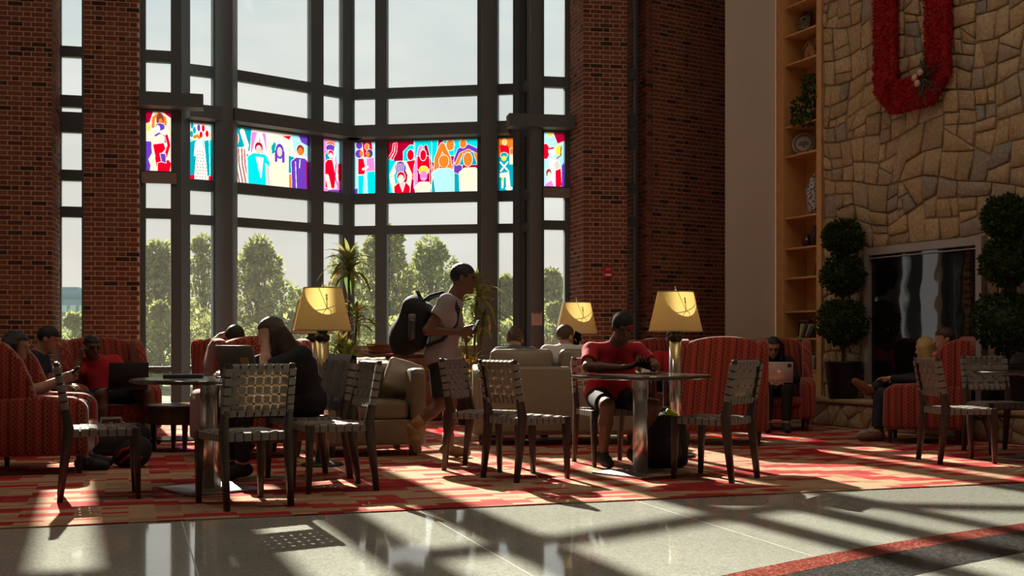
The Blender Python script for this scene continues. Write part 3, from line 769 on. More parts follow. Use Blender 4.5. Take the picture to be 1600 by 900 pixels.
def stained_mesh(p, w, h):
    """flat print: rows of equal colour become strips of one thin pane"""
    V, F, Cc = [], [], []
    nx, ny = p.nx, p.ny
    for j in range(ny):
        i = 0; z1 = h * (1 - j / ny); z0 = h * (1 - (j + 1) / ny)
        while i < nx:
            k = i
            while k < nx and (p.c[k, j] == p.c[i, j]).all(): k += 1
            x0, x1 = w * i / nx, w * k / nx
            b = len(V); V += [(x0, 0, z0), (x1, 0, z0), (x1, 0, z1), (x0, 0, z1)]; F.append((b, b + 1, b + 2, b + 3)); Cc.append(p.c[i, j]); i = k
    me = pymesh('stained_pane', V, F)
    at = me.attributes.new('tint', 'FLOAT_COLOR', 'FACE')
    at.data.foreach_set('color', np.array([(*c, 1) for c in Cc], dtype=np.float32).ravel())
    me.materials.append(STAINED)
    return me

# ------------------------------------------------------------------ the bay window
ZT = 10.6
UP = [(4.47, 4.945), (5.105, 7.70), (7.86, 10.35)]
ROWS = [(0.15, 0.59), (0.66, 2.745), (2.885, 3.245), (3.41, 4.25)] + UP
ROWS_SILL = [(0.95, 2.745), (2.885, 3.245), (3.41, 4.25)] + UP
ROWS_SLOT = [(0.15, 2.79), (2.94, 3.31), (3.465, 4.00), (4.29, 4.36), (4.53, 5.08), (5.23, 7.70), (7.86, 10.35)]
def window(num, label, P, ang, ext, panes, rows, art=(), dep=(-0.07, 0.05), skip_bar=(), ledge=None, top_pane=None):
    D = ndir(ang)
    p0 = Vector(P)
    tt = lambda px: (Vector(col_hit(P, D, px)) - p0).dot(D) if px > -900 else px + 1000
    root = thing('window_%d' % num, label, 'window', (P[0], P[1], 0), ang, kind='structure')
    e0, e1 = tt(ext[0]), tt(ext[1])
    ps = [(tt(a), tt(b)) for a, b in panes]
    edges = [e0] + [v for pr in ps for v in pr] + [e1]
    yd = dep[1] - dep[0]; ym = (dep[0] + dep[1]) / 2
    for i in range(0, len(edges), 2):
        a, b = edges[i], edges[i + 1]
        if b - a > 0.01 and i // 2 not in skip_bar:
            MB().box(((a + b) / 2, ym, ZT / 2), (b - a, yd, ZT)).build('mullion', FRAME, root)
    for i, (a, b) in enumerate(ps):
        zs = [0.0] + [z for r in rows for z in r] + [ZT]
        for k in range(0, len(zs), 2):
            if zs[k + 1] - zs[k] > 0.01:
                big = rows is ROWS_SILL and k == 0
                MB().box(((a + b) / 2, ym + 0.004, (zs[k] + zs[k + 1]) / 2), (b - a, yd - 0.008, zs[k + 1] - zs[k])).build('sill_panel' if big else 'transom', SPANDREL if big else FRAME, root)
        for z0, z1 in rows:
            if abs(z0 - 3.41) < 1e-6 and i < len(art) and art[i]:
                o = link('stained_pane', stained_mesh(art[i](), b - a, z1 - z0), None, root, (a, 0, z0))
            else:
                MB().box(((a + b) / 2, 0, (z0 + z1) / 2), (b - a + 0.01, 0.01, z1 - z0 + 0.01)).build('pane', GLASS, root)
    if ledge:
        l0, l1 = tt(ledge[0]), tt(ledge[1])
        MB().box(((l0 + l1) / 2, -0.2, 4.37), (l1 - l0, 0.28, 0.19)).build('ledge', FRAME, root)
    return root, tt
wA, tA = window(1, 'single narrow bay light beside the left brick pier, with a stained pane of red and purple figures', (-5.149, 16.6), R(14), (214, 284), [(228, 267.5)], ROWS, [paint_A], ledge=(219, 318))
MB().box(((tA(222) + tA(276)) / 2, -0.10, 3.305), (tA(276) - tA(222), 0.06, 0.15)).build('blind_box', FRAME_LIGHT, wA)
wB, _ = window(2, 'narrow bay light with a stained pane of a figure in a dotted dress', (-4.34, 17.7), R(32), (268, 349), [(295, 331)], ROWS, [paint_B], ledge=(286, 348))
CN = (-2.62, 19.2)
wC, _ = window(3, 'splayed bay light pair with stained panes of a crowd with raised arms in teal and purple', CN, R(42), (340, 549.6), [(365, 482.5), (502, 532)], ROWS, [paint_C, paint_D], ledge=(349, 549))
wF, tF = window(4, 'wide centre bay window with stained panes of red and orange figures with arms overhead', CN, R(-9.3), (549.6, 818), [(553, 588), (606, 747), (779, 802.5)], ROWS_SILL, [paint_E, paint_F, paint_G], ledge=(549, 800))
g1 = Vector(col_hit(CN, ndir(R(-9.3)), 816)); g2 = Vector((0.445, 18.25))
gd = g2 - g1
wH, _ = window(5, 'sliver of bay window turning back toward the room', tuple(g1), math.atan2(gd.y, gd.x), (816, 846), [(820, 829)], ROWS, [None])
wI, tI = window(6, 'narrow bay light beside the right brick pier with a stained pane of red and blue faces', (0.445, 18.25), R(10), (829, 893), [(848.5, 881)], ROWS, [paint_I], ledge=(790, 892))
MB().box(((tI(846) + tI(890)) / 2, -0.10, 3.305), (tI(890) - tI(846), 0.06, 0.15)).build('blind_box', FRAME_LIGHT, wI)
wS, _ = window(7, 'tall narrow window slot between the two left brick piers', (-6.32, 16.9), R(14), (62, 140), [(96.5, 128.5)], ROWS_SLOT)
wR, _ = window(8, 'tall narrow window slot right of the fire alarm pier', (1.836, 18.35), R(10), (960, 1012), [(972, 991)], ROWS_SLOT)
# the two box columns that stand in front of the bay's corners, and the fire alarm notice on one of the mullions
def column(px0, px1, Y, depth, num):
    x0, x1 = (px0 - 800) / 1844 * Y, (px1 - 800) / 1844 * Y
    rbox('trim_%d' % num, ((x0 + x1) / 2, Y + depth / 2, ZT / 2), (x1 - x0, depth, ZT), 0.008, FRAME, None, seg=1)
    tag(bpy.data.objects['trim_%d' % num], ['', 'dark metal box column at the left corner of the bay window', 'dark metal box column at the right of the wide centre window', 'dark metal box post carrying the paper notice'][num], 'column', kind='structure')
column(336.5, 363, 17.35, 0.34, 1)
column(752, 777, 18.35, 0.40, 2)
column(829, 847, 17.95, 0.26, 3)

# ------------------------------------------------------------------ right-hand wall: shelves, stone, fireplace, hearth
QP, QD = (3.86, 14.75), Vector((0.44, -1.0)).normalized()       # along the wall, towards the camera
QN = Vector((-QD.y, QD.x)); QN = QN if QN.x < 0 else -QN           # into the room
QANG = math.atan2(QD.y, QD.x)
def qt(px): return (Vector(col_hit(QP, QD, px)) - Vector(QP)).dot(QD)
def qto(px, off):            # the same for a line parallel to the wall, `off` into the room
    P2 = Vector(QP) + QN * off
    return (Vector(col_hit(tuple(P2), QD, px)) - P2).dot(QD)
def qp(t, out=0.0, z=0.0):
    p = Vector(QP) + QD * t + QN * out
    return Vector((p.x, p.y, z))
t_sh0, t_sh1 = qt(1214), qt(1285)
t_end = qt(1600) + 0.6
WZ = 6.5
# pale plaster wall from the shelving to the splayed brick wall
pa = Vector(qp(t_sh0 - 0.03).xy); pb = pa - Vector((math.cos(R(14)), math.sin(R(14)))) * 0.72
_w = slab('wall_plaster', [tuple(pb), tuple(pa), tuple(pa + Vector((0.5, 2.4))), tuple(pb + Vector((0.95, 3.9)))], 0, ZT, PLASTER, 'pale plaster wall between the brick wall and the bookshelves', 'wall')
stone = slab('wall_stone', [tuple(qp(t_sh1 + .004, -0.03).xy), tuple(qp(t_end, -0.03).xy), tuple(qp(t_end, -0.5).xy), tuple(qp(t_sh1 + .004, -0.5).xy)], 0, ZT, STONE_MORTAR, 'tan limestone rubble wall around the fireplace', 'wall')
wall_plain('wall_right', tuple(qp(t_end, -0.03).xy), (9.5, -8.6), 0, ZT, 0.3, PLASTER, 'plain lobby wall running on from the stone wall')
# fireplace opening in wall coordinates
fx0, fx1, fz0, fz1 = qt(1357), qt(1541), 0.33, 2.11
def clip(poly, a, n):
    out = []
    for i in range(len(poly)):
        p, q = poly[i], poly[(i + 1) % len(poly)]
        dp = (p[0] - a[0]) * n[0] + (p[1] - a[1]) * n[1]; dq = (q[0] - a[0]) * n[0] + (q[1] - a[1]) * n[1]
        if dp <= 0: out.append(p)
        if (dp < 0) != (dq < 0) and abs(dp - dq) > 1e-9:
            s = dp / (dp - dq); out.append((p[0] + (q[0] - p[0]) * s, p[1] + (q[1] - p[1]) * s))
    return out
def rubble(t0, t1, z0, z1, cw, ch, seed, hole=None):
    rg = random.Random(seed)
    seeds = []
    nr = int((z1 - z0) / ch)
    for r in range(nr + 1):
        x = t0 - rg.uniform(0, cw)
        while x < t1 + cw:
            w = cw * rg.choice((0.62, 0.8, 1.0, 1.15, 1.35))
            seeds.append((x + w / 2, z0 + (r + 0.5) * ch + rg.uniform(-0.33, 0.33) * ch)); x += w
    cells = []
    for s in seeds:
        if hole and hole[0] - .02 < s[0] < hole[1] + .02 and hole[2] < s[1] < hole[3] + .02: continue
        poly = [(t0, z0), (t1, z0), (t1, z1), (t0, z1)]
        for q in seeds:
            if q is s: continue
            dx, dy = q[0] - s[0], q[1] - s[1]
            if dx * dx + dy * dy > (2.6 * cw) ** 2: continue
            poly = clip(poly, ((q[0] + s[0]) / 2, (q[1] + s[1]) / 2), (dx, dy))
            if len(poly) < 3: break
        if hole and len(poly) >= 3:
            if s[0] <= hole[0]: poly = clip(poly, (hole[0], 0), (1, 0)) if s[1] < hole[3] else poly
            elif s[0] >= hole[1]: poly = clip(poly, (hole[1], 0), (-1, 0)) if s[1] < hole[3] else poly
            if s[1] >= hole[3]: poly = clip(poly, (0, hole[3]), (0, -1)) if hole[0] - .15 < s[0] < hole[1] + .15 else poly
        if len(poly) < 3: continue
        ar = 0.5 * abs(sum(poly[i][0] * poly[(i + 1) % len(poly)][1] - poly[(i + 1) % len(poly)][0] * poly[i][1] for i in range(len(poly))))
        if ar > 0.004: cells.append(poly)
    return cells
def stone_piece(poly, parent, place, out0, out1, gap, name='stone'):
    cx = sum(p[0] for p in poly) / len(poly); cz = sum(p[1] for p in poly) / len(poly)
    def shr(d):
        res = []
        for p in poly:
            L = math.hypot(p[0] - cx, p[1] - cz); f = max(0.3, 1 - d * 1.25 / max(L, 1e-4)); res.append((cx + (p[0] - cx) * f, cz + (p[1] - cz) * f))
        return res
    a, b = shr(gap), shr(gap + 0.016)
    mb = MB().loft([[place(t, out0, z) for t, z in a], [place(t, out1 - 0.012, z) for t, z in a], [place(t, out1, z) for t, z in b]])
    me = mb.mesh(name)
    bm = bmesh.new(); bm.from_mesh(me); bmesh.ops.recalc_face_normals(bm, faces=bm.faces); bm.to_mesh(me); bm.free()
    me.polygons.foreach_set('use_smooth', [True] * len(me.polygons))
    return link(name, me, STONE, parent) if parent is not None else me
def ashlar(t0, t1, z0, z1, amin, amax, seed, hole=None):
    rg = random.Random(seed); out = []
    def area(p): return 0.5 * abs(sum(p[i][0] * p[(i + 1) % len(p)][1] - p[(i + 1) % len(p)][0] * p[i][1] for i in range(len(p))))
    def split(p, lim):
        if len(p) < 3: return
        w = max(q[0] for q in p) - min(q[0] for q in p); h = max(q[1] for q in p) - min(q[1] for q in p)
        if area(p) < lim and max(w, h) < 2.3 * min(w, h):
            out.append(p); return
        c = (sum(q[0] for q in p) / len(p) + rg.uniform(-.16, .16) * w, sum(q[1] for q in p) / len(p) + rg.uniform(-.16, .16) * h)
        tilt = rg.gauss(0, .10) if rg.random() < .84 else rg.uniform(-.6, .6)
        a = tilt if w * .92 > h else math.pi / 2 + tilt
        n = (math.cos(a), math.sin(a)); l2 = rg.uniform(amin, amax) if area(p) < amax * 3 else lim
        split(clip(p, c, n), l2); split(clip(p, c, (-n[0], -n[1])), l2)
    split([(t0 - .2, z0 - .2), (t1 + .2, z0 - .2), (t1 + .2, z1 + .2), (t0 - .2, z1 + .2)], amax)
    def warp(q):
        x, y = q
        return (x + .035 * math.sin(2.9 * y + 1.7 * x) + .02 * math.sin(6.1 * y + .7), y + .055 * math.sin(2.6 * x + .9 * y) + .03 * math.sin(5.3 * x - 1.3 * y + 2))
    out = [[warp(q) for q in p] for p in out]
    for a_, n_v in (((t0, 0), (-1, 0)), ((t1, 0), (1, 0)), ((0, z0), (0, -1)), ((0, z1), (0, 1))): out = [clip(p, a_, n_v) for p in out if len(p) > 2]
    out = [p for p in out if len(p) > 2]
    if hole:
        res = []
        for p in out:
            if all(hole[0] <= q[0] <= hole[1] and hole[2] <= q[1] <= hole[3] for q in p): continue
            if any(hole[0] < q[0] < hole[1] and q[1] < hole[3] for q in p) or (min(q[0] for q in p) < hole[1] and max(q[0] for q in p) > hole[0] and min(q[1] for q in p) < hole[3]):
                up = clip(p, (0, hole[3]), (0, -1)); lo = clip(p, (0, hole[3]), (0, 1))
                res += [up] + ([clip(lo, (hole[0], 0), (1, 0)), clip(lo, (hole[1], 0), (-1, 0))] if len(lo) > 2 else [])
            else: res.append(p)
        out = res
    return [p for p in out if len(p) > 2 and area(p) > .004]
cells = ashlar(t_sh1 + 0.01, t_end - .01, 0.02, 10.4, 0.035, 0.125, 11, (fx0, fx1, fz0 - .4, fz1))
def stone_rank(p):
    cx = sum(q[0] for q in p) / len(p); cz = sum(q[1] for q in p) / len(p)
    return (1 if cx < qt(1610) and .3 < cz < 6.2 else 0, len(p) * 0 + (max(q[0] for q in p) - min(q[0] for q in p)) * (max(q[1] for q in p) - min(q[1] for q in p)))
cells.sort(key=stone_rank, reverse=True)
for c in cells[:300]:
    stone_piece(c, stone, qp, -0.04, rng.uniform(-0.012, 0.012), 0.0115)
smore = MB()
for c in cells[300:]:
    me = stone_piece(c, None, qp, -0.04, rng.uniform(-0.012, 0.012), 0.0115)
    smore.add([v.co for v in me.vertices], [tuple(p.vertices) for p in me.polygons]); bpy.data.meshes.remove(me)
if smore.v: smore.build('stonework', STONE, stone)['kind'] = 'stuff'
# fireplace: frame, glass, dark firebox
fp = thing('fireplace', 'glass fronted fireplace in a grey metal frame set into the stone wall', 'fireplace', tuple(qp((fx0 + fx1) / 2, 0, fz0)), QANG)
fw, fh = fx1 - fx0, fz1 - fz0
FPM = mat('fireplace_frame', (0.34, 0.29, 0.27), 0.45, metal=0.3)
sgn = 1.0 if (Matrix.Rotation(QANG, 2) @ Vector((0, 1))).dot(QN) > 0 else -1.0       # local +y that faces the room
for cx, cz, sx, sz in ((-fw / 2 + .04, fh / 2, .08, fh), (fw / 2 - .04, fh / 2, .08, fh), (0, fh - .045, fw - .16, .09)):
    MB().box((cx, sgn * 0.02, cz), (sx, 0.10, sz)).build('frame_bar', FPM, fp)
MB().box((0, sgn * 0.045, fh - .125), (fw - .16, 0.03, .012)).build('frame_lip', FPM, fp)
m_, n_, l_ = nodes_mat('fireplace_glass')
oo = n_.new('ShaderNodeOutputMaterial'); bb = n_.new('ShaderNodeBsdfPrincipled'); bb.inputs['Base Color'].default_value = (0.006, 0.006, 0.006, 1); bb.inputs['Roughness'].default_value = 0.02; bb.inputs['Specular IOR Level'].default_value = 0.75
nzz = n_.new('ShaderNodeTexNoise'); nzz.inputs['Scale'].default_value = 1.6; bpp = n_.new('ShaderNodeBump'); bpp.inputs['Strength'].default_value = 0.05; bpp.inputs['Distance'].default_value = 0.05
tcc = n_.new('ShaderNodeTexCoord'); l_.new(tcc.outputs['Object'], nzz.inputs['Vector']); l_.new(nzz.outputs['Fac'], bpp.inputs['Height']); l_.new(bpp.outputs[0], bb.inputs['Normal']); l_.new(bb.outputs[0], oo.inputs[0])
MB().box((0, sgn * 0.012, (fh - .09) / 2), (fw - .15, 0.02, fh - .09)).build('glass_door', m_, fp)
# hearth
HD = 0.36
h0, h1 = t_sh1 - 0.32, t_end
hearth = slab('hearth', [tuple(qp(h0, -0.03).xy), tuple(qp(h1, -0.03).xy), tuple(qp(h1, HD).xy), tuple(qp(h0, HD).xy)], 0, 0.30, STONE_MORTAR, 'raised limestone hearth along the foot of the stone wall', 'hearth')
for c in rubble(h0, h1, 0.01, 0.27, 0.34, 0.13, 5):
    stone_piece(c, hearth, lambda t, o, z: qp(t, HD + o, z), -0.02, rng.uniform(0.012, 0.03), 0.006)
k = h0
while k < h1 - 0.05:
    L = min(rng.uniform(0.45, 0.75), h1 - k)
    mbh = MB().loft([[qp(k + .004, -0.02, z), qp(k + L - .004, -0.02, z), qp(k + L - .004, HD + 0.04, z), qp(k + .004, HD + 0.04, z)] for z in (0.285, 0.335)])
    me = bevel_mesh(mbh.mesh('hearth_slab'), 0.008, 1); link('hearth_slab', me, STONE, hearth); k += L
# built-in shelving
sw = t_sh1 - t_sh0
shelf = thing('bookcase', 'tall built-in honey oak bookcase between plaster and stone wall', 'bookcase', tuple(qp((t_sh0 + t_sh1) / 2)), QANG)
SD = 0.34
def sbox(nm, x0, x1, y0, y1, z0, z1, m=WOOD_SHELF): return MB().box(((x0 + x1) / 2, -sgn * (y0 + y1) / 2, (z0 + z1) / 2), (x1 - x0, abs(y1 - y0), z1 - z0)).build(nm, m, shelf)
st = 0.075
sx0, sx1 = -sw / 2, sw / 2
sbox('back_panel', sx0, sx1, SD, SD + .03, 0.3, WZ + .3)
inx0 = (qt(1227) - (t_sh0 + t_sh1) / 2); inx1 = (qt(1277.5) - (t_sh0 + t_sh1) / 2)
sbox('side_panel', sx0, inx0, -0.02, SD, 0.3, WZ + .3); sbox('side_panel', inx1, sx1, -0.02, SD, 0.3, WZ + .3)
def shelf_z(py, px=1255):
    h = col_hit(QP, QD, px); return 1 - (py - 535) / 1844 * h[1]
SHZ = [shelf_z(y) for y in (577, 528, 485, 432, 385, 336, 238, 191, 92, 46, 0, -50)]
for z in SHZ: sbox('shelf', inx0, inx1, 0.0, SD, z - 0.024, z)
sbox('kick_panel', inx0, inx1, 0.02, 0.04, 0.3, SHZ[0] - 0.024)

# ------------------------------------------------------------------ woven strap chairs
def ribbon(path, wdir, w, t=0.003):
    path = [Vector(p) for p in path]; wdir = Vector(wdir).normalized()
    rings = []
    for i, p in enumerate(path):
        tg = (path[min(i + 1, len(path) - 1)] - path[max(i - 1, 0)])
        nn = tg.cross(wdir)
        nn = nn.normalized() if nn.length > 1e-6 else Vector((0, 0, 1))
        a, b = wdir * w / 2, nn * t / 2
        rings.append([p - a - b, p + a - b, p + a + b, p - a + b])
    return MB().loft(rings)
def rect_loft(pts):            # (x, y, z, size x, size y)
    return MB().loft([[(x - a / 2, y - b / 2, z), (x + a / 2, y - b / 2, z), (x + a / 2, y + b / 2, z), (x - a / 2, y + b / 2, z)] for x, y, z, a, b in pts])
def make_chair():
    root = thing('woven_chair', 'x', 'chair')
    for s in (-1, 1):
        me = rect_loft([(s * .203, -.250, 0, .032, .034), (s * .203, -.208, .36, .040, .060), (s * .203, -.198, .46, .040, .062), (s * .203, -.224, .60, .036, .046), (s * .203, -.272, .868, .032, .030)]).mesh('leg')
        link('leg', bevel_mesh(me, .003, 1), WOOD_DARK, root)
        me = rect_loft([(s * .203, .215, 0, .030, .030), (s * .203, .207, .30, .044, .046), (s * .203, .203, .452, .046, .054)]).mesh('leg')
        link('leg', bevel_mesh(me, .003, 1), WOOD_DARK, root)
        MB().box((s * .203, 0, .424), (.020, .37, .036)).build('side_rail', WOOD_DARK, root)
    MB().box((0, .205, .424), (.37, .020, .036)).build('front_rail', WOOD_DARK, root)
    MB().box((0, -.195, .424), (.37, .020, .036)).build('rear_rail', WOOD_DARK, root)
    bv = Vector((0, -.27 + .202, .868 - .49)).normalized(); nb = Vector((0, bv.z, -bv.y)); b0 = Vector((0, -.202, .49))
    def bp(x, s, o=0.0): return b0 + Vector((x, 0, 0)) + bv * s + nb * o
    s_bot, s_top = 0.075, 0.365
    for s in (s_bot, s_top):
        MB().tube([bp(-.19, s), bp(.19, s)], .012, 8).build('back_rail', WOOD_DARK, root)
    pit = .0545; wdt = .0455; am = .0035
    xs = [(i - 3) * pit for i in range(7)]
    # seat straps: fore and aft, then across
    for i, x in enumerate(xs):
        path = [(x, .2185, .402), (x, .2185, .444), (x, .212, .450)]
        for j in range(13):
            y = .185 - j * .37 / 12
            path.append((x, y, .451 + am * (1 if (j + i * 2) % 4 in (0, 1) else -1)))
        path += [(x, -.206, .450), (x, -.2085, .444), (x, -.2085, .402)]
        ribbon(path, (1, 0, 0), wdt).build('strap', STRAP, root)
    ys = [.005 + (i - 3) * pit for i in range(7)]
    for i, y in enumerate(ys):
        path = [(-.2165, y, .402), (-.2165, y, .444), (-.208, y, .450)]
        for j in range(13):
            x = -.185 + j * .37 / 12
            path.append((x, y, .451 - am * (1 if (j + i * 2) % 4 in (0, 1) else -1)))
        path += [(.208, y, .450), (.2165, y, .444), (.2165, y, .402)]
        ribbon(path, (0, 1, 0), wdt).build('strap', STRAP, root)
    # back straps: up and down around the rails, across around the posts
    xb = [(i - 3) * .0525 for i in range(7)]
    for i, x in enumerate(xb):
        path = [bp(x, s_top - .030, -.0155), bp(x, s_top + .006, -.0155), bp(x, s_top + .015, 0), bp(x, s_top + .006, .0155), bp(x, s_top - .028, .009)]
        n = 11
        for j in range(n):
            s = s_top - .045 - j * (s_top - s_bot - .09) / (n - 1)
            path.append(bp(x, s, am * (1 if (j + i * 2) % 4 in (0, 1) else -1)))
        path += [bp(x, s_bot + .028, .009), bp(x, s_bot - .006, .0155), bp(x, s_bot - .015, 0), bp(x, s_bot - .006, -.0155), bp(x, s_bot + .032, -.0155)]
        ribbon(path, (1, 0, 0), .0405).build('strap', STRAP, root)
    for i in range(5):
        s = .107 + i * .0565
        path = [bp(-.180, s, -.024), bp(-.2215, s, -.024), bp(-.2245, s, 0), bp(-.2215, s, .022), bp(-.180, s, .014)]
        for j in range(13):
            x = -.165 + j * .33 / 12
            path.append(bp(x, s, am * (-1 if (j + i * 2) % 4 in (0, 1) else 1)))
        path += [bp(.180, s, .014), bp(.2215, s, .022), bp(.2245, s, 0), bp(.2215, s, -.024), bp(.180, s, -.024)]
        ribbon(path, bv, .0445).build('strap', STRAP, root)
    return root
CHAIRS = [((-2.645, 7.60), 21, 'empty woven strap chair seen side-on beside the patterned armchair with black haired woman'),
          ((-1.65, 7.245), 125, 'empty woven strap chair with its back to the terrazzo in front of the laptop table'),
          ((-1.22, 7.98), 205, 'woven strap chair turned sideways between the long haired woman and the khaki club chair'),
          ((-1.50, 8.62), 215, 'woven strap chair under the long haired woman, grey jacket over its back'),
          ((-0.22, 9.25), -21, 'woven strap chair standing at the legs of the walking man with a backpack'),
          ((0.11, 8.65), 37, 'empty woven strap chair with its back to us in front of the khaki loveseat'),
          ((1.472, 8.62), 142.7, 'empty woven strap chair in front of the wingback armchair with its back to us'),
          ((0.785, 9.64), -73, 'woven strap chair that the man in red shirt and cap sits on'),
          ((3.71, 9.82), 5, 'empty woven strap chair with sunlit straps in front of the seated couple'),
          ((4.40, 10.66), -82, 'woven strap chair facing out, drawn up behind the right-hand round table by the topiary')]
proto = make_chair()
for i, ((x, y), hd, lab) in enumerate(CHAIRS):
    o = proto if i == 0 else copy_tree(proto)
    o.location = (x, y, 0.008); o.rotation_euler = (0, 0, R(hd - 90))
    tag(o, lab, 'chair', 'woven strap chairs')

# ------------------------------------------------------------------ round tables on square post and plate
def make_table(x, y, label, r=0.52, rot=40):
    t = thing('pedestal_table', label, 'table', (x, y, 0.008), R(rot), 'round pedestal tables')
    me = MB().lathe([(r - .012, .722), (r, .728), (r, .746), (r - .004, .750)], n=64).mesh('tabletop'); link('tabletop', me, TABLETOP, t)
    MB().lathe([(r + .001, .727), (r + .004, .731), (r + .004, .744), (r + .001, .747)], n=64, cap=False).build('edge_band', mat('dark_edge', (0.05, 0.035, 0.03), 0.2, spec=0.7), t)
    Mz = Matrix.Rotation(R(-rot - 12), 3, 'Z')
    rbox('post', (0, 0, .365), (.105, .105, .70), .004, CHROME, t, Mz, 1)
    rbox('mount_plate', (0, 0, .715), (.30, .30, .012), .003, STEEL_PLATE, t, Mz, 1)
    rbox('base_plate', (0, 0, .008), (.52, .52, .016), .003, STEEL_PLATE, t, None, 1)
    return t
make_table(-2.03, 7.95, 'round pedestal table carrying the laptop of the long haired woman')
make_table(0.97, 8.90, 'round pedestal table where the red-shirted man leans on his phone')
make_table(4.45, 9.95, 'round pedestal table in front of the outward-facing chair by the stone wall')
# napkin and papers by the red-shirted man, dark notebook on the left table
def rot_pt(x, y, a): return (x * math.cos(a) - y * math.sin(a), x * math.sin(a) + y * math.cos(a))
o = rbox('notebook', (0, 0, .012), (.26, .19, .024), .004, mat('notebook_cover', (0.10, 0.11, 0.13), 0.5), None); o.location = (-2.26, 8.12, .758); o.rotation_euler = (0, 0, R(12)); tag(o, 'dark grey notebook lying on the laptop table', 'notebook')
o = rbox('smartphone', (0, 0, .005), (.075, .15, .009), .003, BLACK, None); o.location = (-1.93, 8.02, .758); o.rotation_euler = (0, 0, R(70)); tag(o, 'black phone lying flat beside the notebook', 'phone')

# ------------------------------------------------------------------ wingback armchairs
def make_armchair():
    root = thing('wingback_armchair', 'x', 'armchair')
    w = .42
    # back panel with arched top
    arch = [(-w + .03, .14)] + [(-w + .03, .90)] + [((w - .03) * math.cos(a), .93 + .12 * math.sin(a)) for a in [math.pi - math.pi * i / 14 for i in range(1, 14)]] + [(w - .03, .90), (w - .03, .14)]
    o = prism('backrest', arch, 'y', -.40, -.24, .04, FAB, root)
    for v in o.data.vertices: v.co.y -= (v.co.z - .3) * .10 if v.co.z > .3 else 0
    for s in (-1, 1):
        prof = [(-.40, .40), (-.47, .94), (-.43, 1.01), (-.32, 1.03), (-.19, .98), (-.09, .86), (-.03, .72), (.0, .62), (.02, .56), (-.04, .40)]
        x0, x1 = sorted((s * w, s * (w - .10)))
        prism('wing', prof, 'x', x0, x1, .03, FAB, root)
        prof = [(-.38, .14), (-.38, .58), (-.05, .60), (.30, .58), (.37, .52), (.38, .14)]
        x0, x1 = sorted((s * (w + .01), s * (w - .15)))
        prism('arm', prof, 'x', x0, x1, .045, FAB, root)
    rbox('seat_base', (0, 0, .22), (.58, .72, .18), .02, FAB, root)
    rbox('seat_cushion', (0, .06, .325), (.55, .66, .11), .045, FAB, root)
    for sx in (-1, 1):
        for sy in (-1, 1):
            rect_loft([(sx * .33, sy * .31, 0, .03, .03), (sx * .34, sy * .31, .15, .05, .05)]).build('leg', WOOD_DARK, root)
    return root
ARMS = [((-3.66, 9.20), 14, 'patterned wingback armchair of the black haired woman, its side to the terrazzo'),
        ((-4.02, 11.75), -55, 'patterned wingback armchair where the man in red leans on his fist'),
        ((-4.50, 10.72), 5, 'patterned wingback armchair under the man in the navy shirt'),
        ((-3.02, 13.25), 80, 'patterned wingback armchair behind the laptop table, nearest the window column'),
        ((-2.30, 10.32), 120, 'patterned wingback armchair with its back behind the long haired woman'),
        ((2.06, 11.65), 84, 'patterned wingback armchair with its rounded back to us beside the chrome floor lamp'),
        ((3.02, 13.55), -100, 'patterned wingback armchair of the woman with the silver laptop'),
        ((4.15, 11.85), 158, 'patterned wingback armchair of the couple by the fireplace'),
        ((1.95, 14.6), -80, 'patterned wingback armchair beyond the side table with a water bottle')]
arm0 = make_armchair()
for i, ((x, y), hd, lab) in enumerate(ARMS):
    o = arm0 if i == 0 else copy_tree(arm0)
    o.location = (x, y, .008); o.rotation_euler = (0, 0, R(hd - 90)); tag(o, lab, 'armchair', 'patterned wingback armchairs')

# ------------------------------------------------------------------ khaki leather club chair and loveseat
def make_sofa(name, label, x, y, hd, W, D=.88, cz=0.0):
    t = thing(name, label, 'sofa' if W > 1.2 else 'armchair', (x, y, .008), R(hd - 90))
    hw = W / 2
    prism('backrest', [(-hw + .05, .12), (-hw + .05, .72), (-hw + .1, .76), (hw - .1, .76), (hw - .05, .72), (hw - .05, .12)], 'y', -D / 2, -D / 2 + .2, .05, LEATHER, t)
    for s in (-1, 1):
        x0, x1 = sorted((s * hw, s * (hw - .13)))
        prism('arm', [(-D / 2 + .02, .10), (-D / 2 + .02, .70), (D / 2 - .06, .77), (D / 2, .74), (D / 2, .10)], 'x', x0, x1, .03, LEATHER, t)
    rbox('seat_base', (0, 0, .21), (W - .24, D - .05, .22), .02, LEATHER, t)
    n = 1 if W < 1.2 else 2
    cw = (W - .27) / n
    for i in range(n):
        cx = -(W - .27) / 2 + cw * (i + .5)
        rbox('seat_cushion', (cx, .06, .40), (cw - .01, D - .2, .17), .05, LEATHER, t)
        me = Solid().box((cx, -D / 2 + .27, .63 + cz), (cw / 2 - .09, .05, .13), .06, Matrix.Rotation(R(-12), 3, 'X'), k=.02).ell((cx, -D / 2 + .27, .64 + cz), (cw / 2 - .04, .13, .17), k=.05).mesh('back_cushion', .014)
        link('back_cushion', me, LEATHER, t)
    for sx in (-1, 1):
        for sy in (-1, 1):
            MB().box((sx * (hw - .1), sy * (D / 2 - .1), .055), (.06, .06, .11)).build('foot', WOOD_DARK, t)
    return t
make_sofa('club_chair', 'khaki leather club chair with a loose cushion left of the walking man', -1.32, 10.60, -72, .92)
make_sofa('loveseat', 'khaki leather loveseat seen from behind with two people on it', 0.42, 11.75, 93, 1.62, cz=.10)
me = Solid().box((0, 0, 0), (.13, .03, .12), .035, k=.02).ell((0, 0, 0), (.15, .10, .14), k=.06).mesh('throw_cushion', .010)
o = link('throw_cushion', me, LEATHER, None, (-0.98, 10.62, .68), (R(-28), R(18), R(10))); tag(o, 'puffy khaki cushion propped in the club chair', 'cushion')
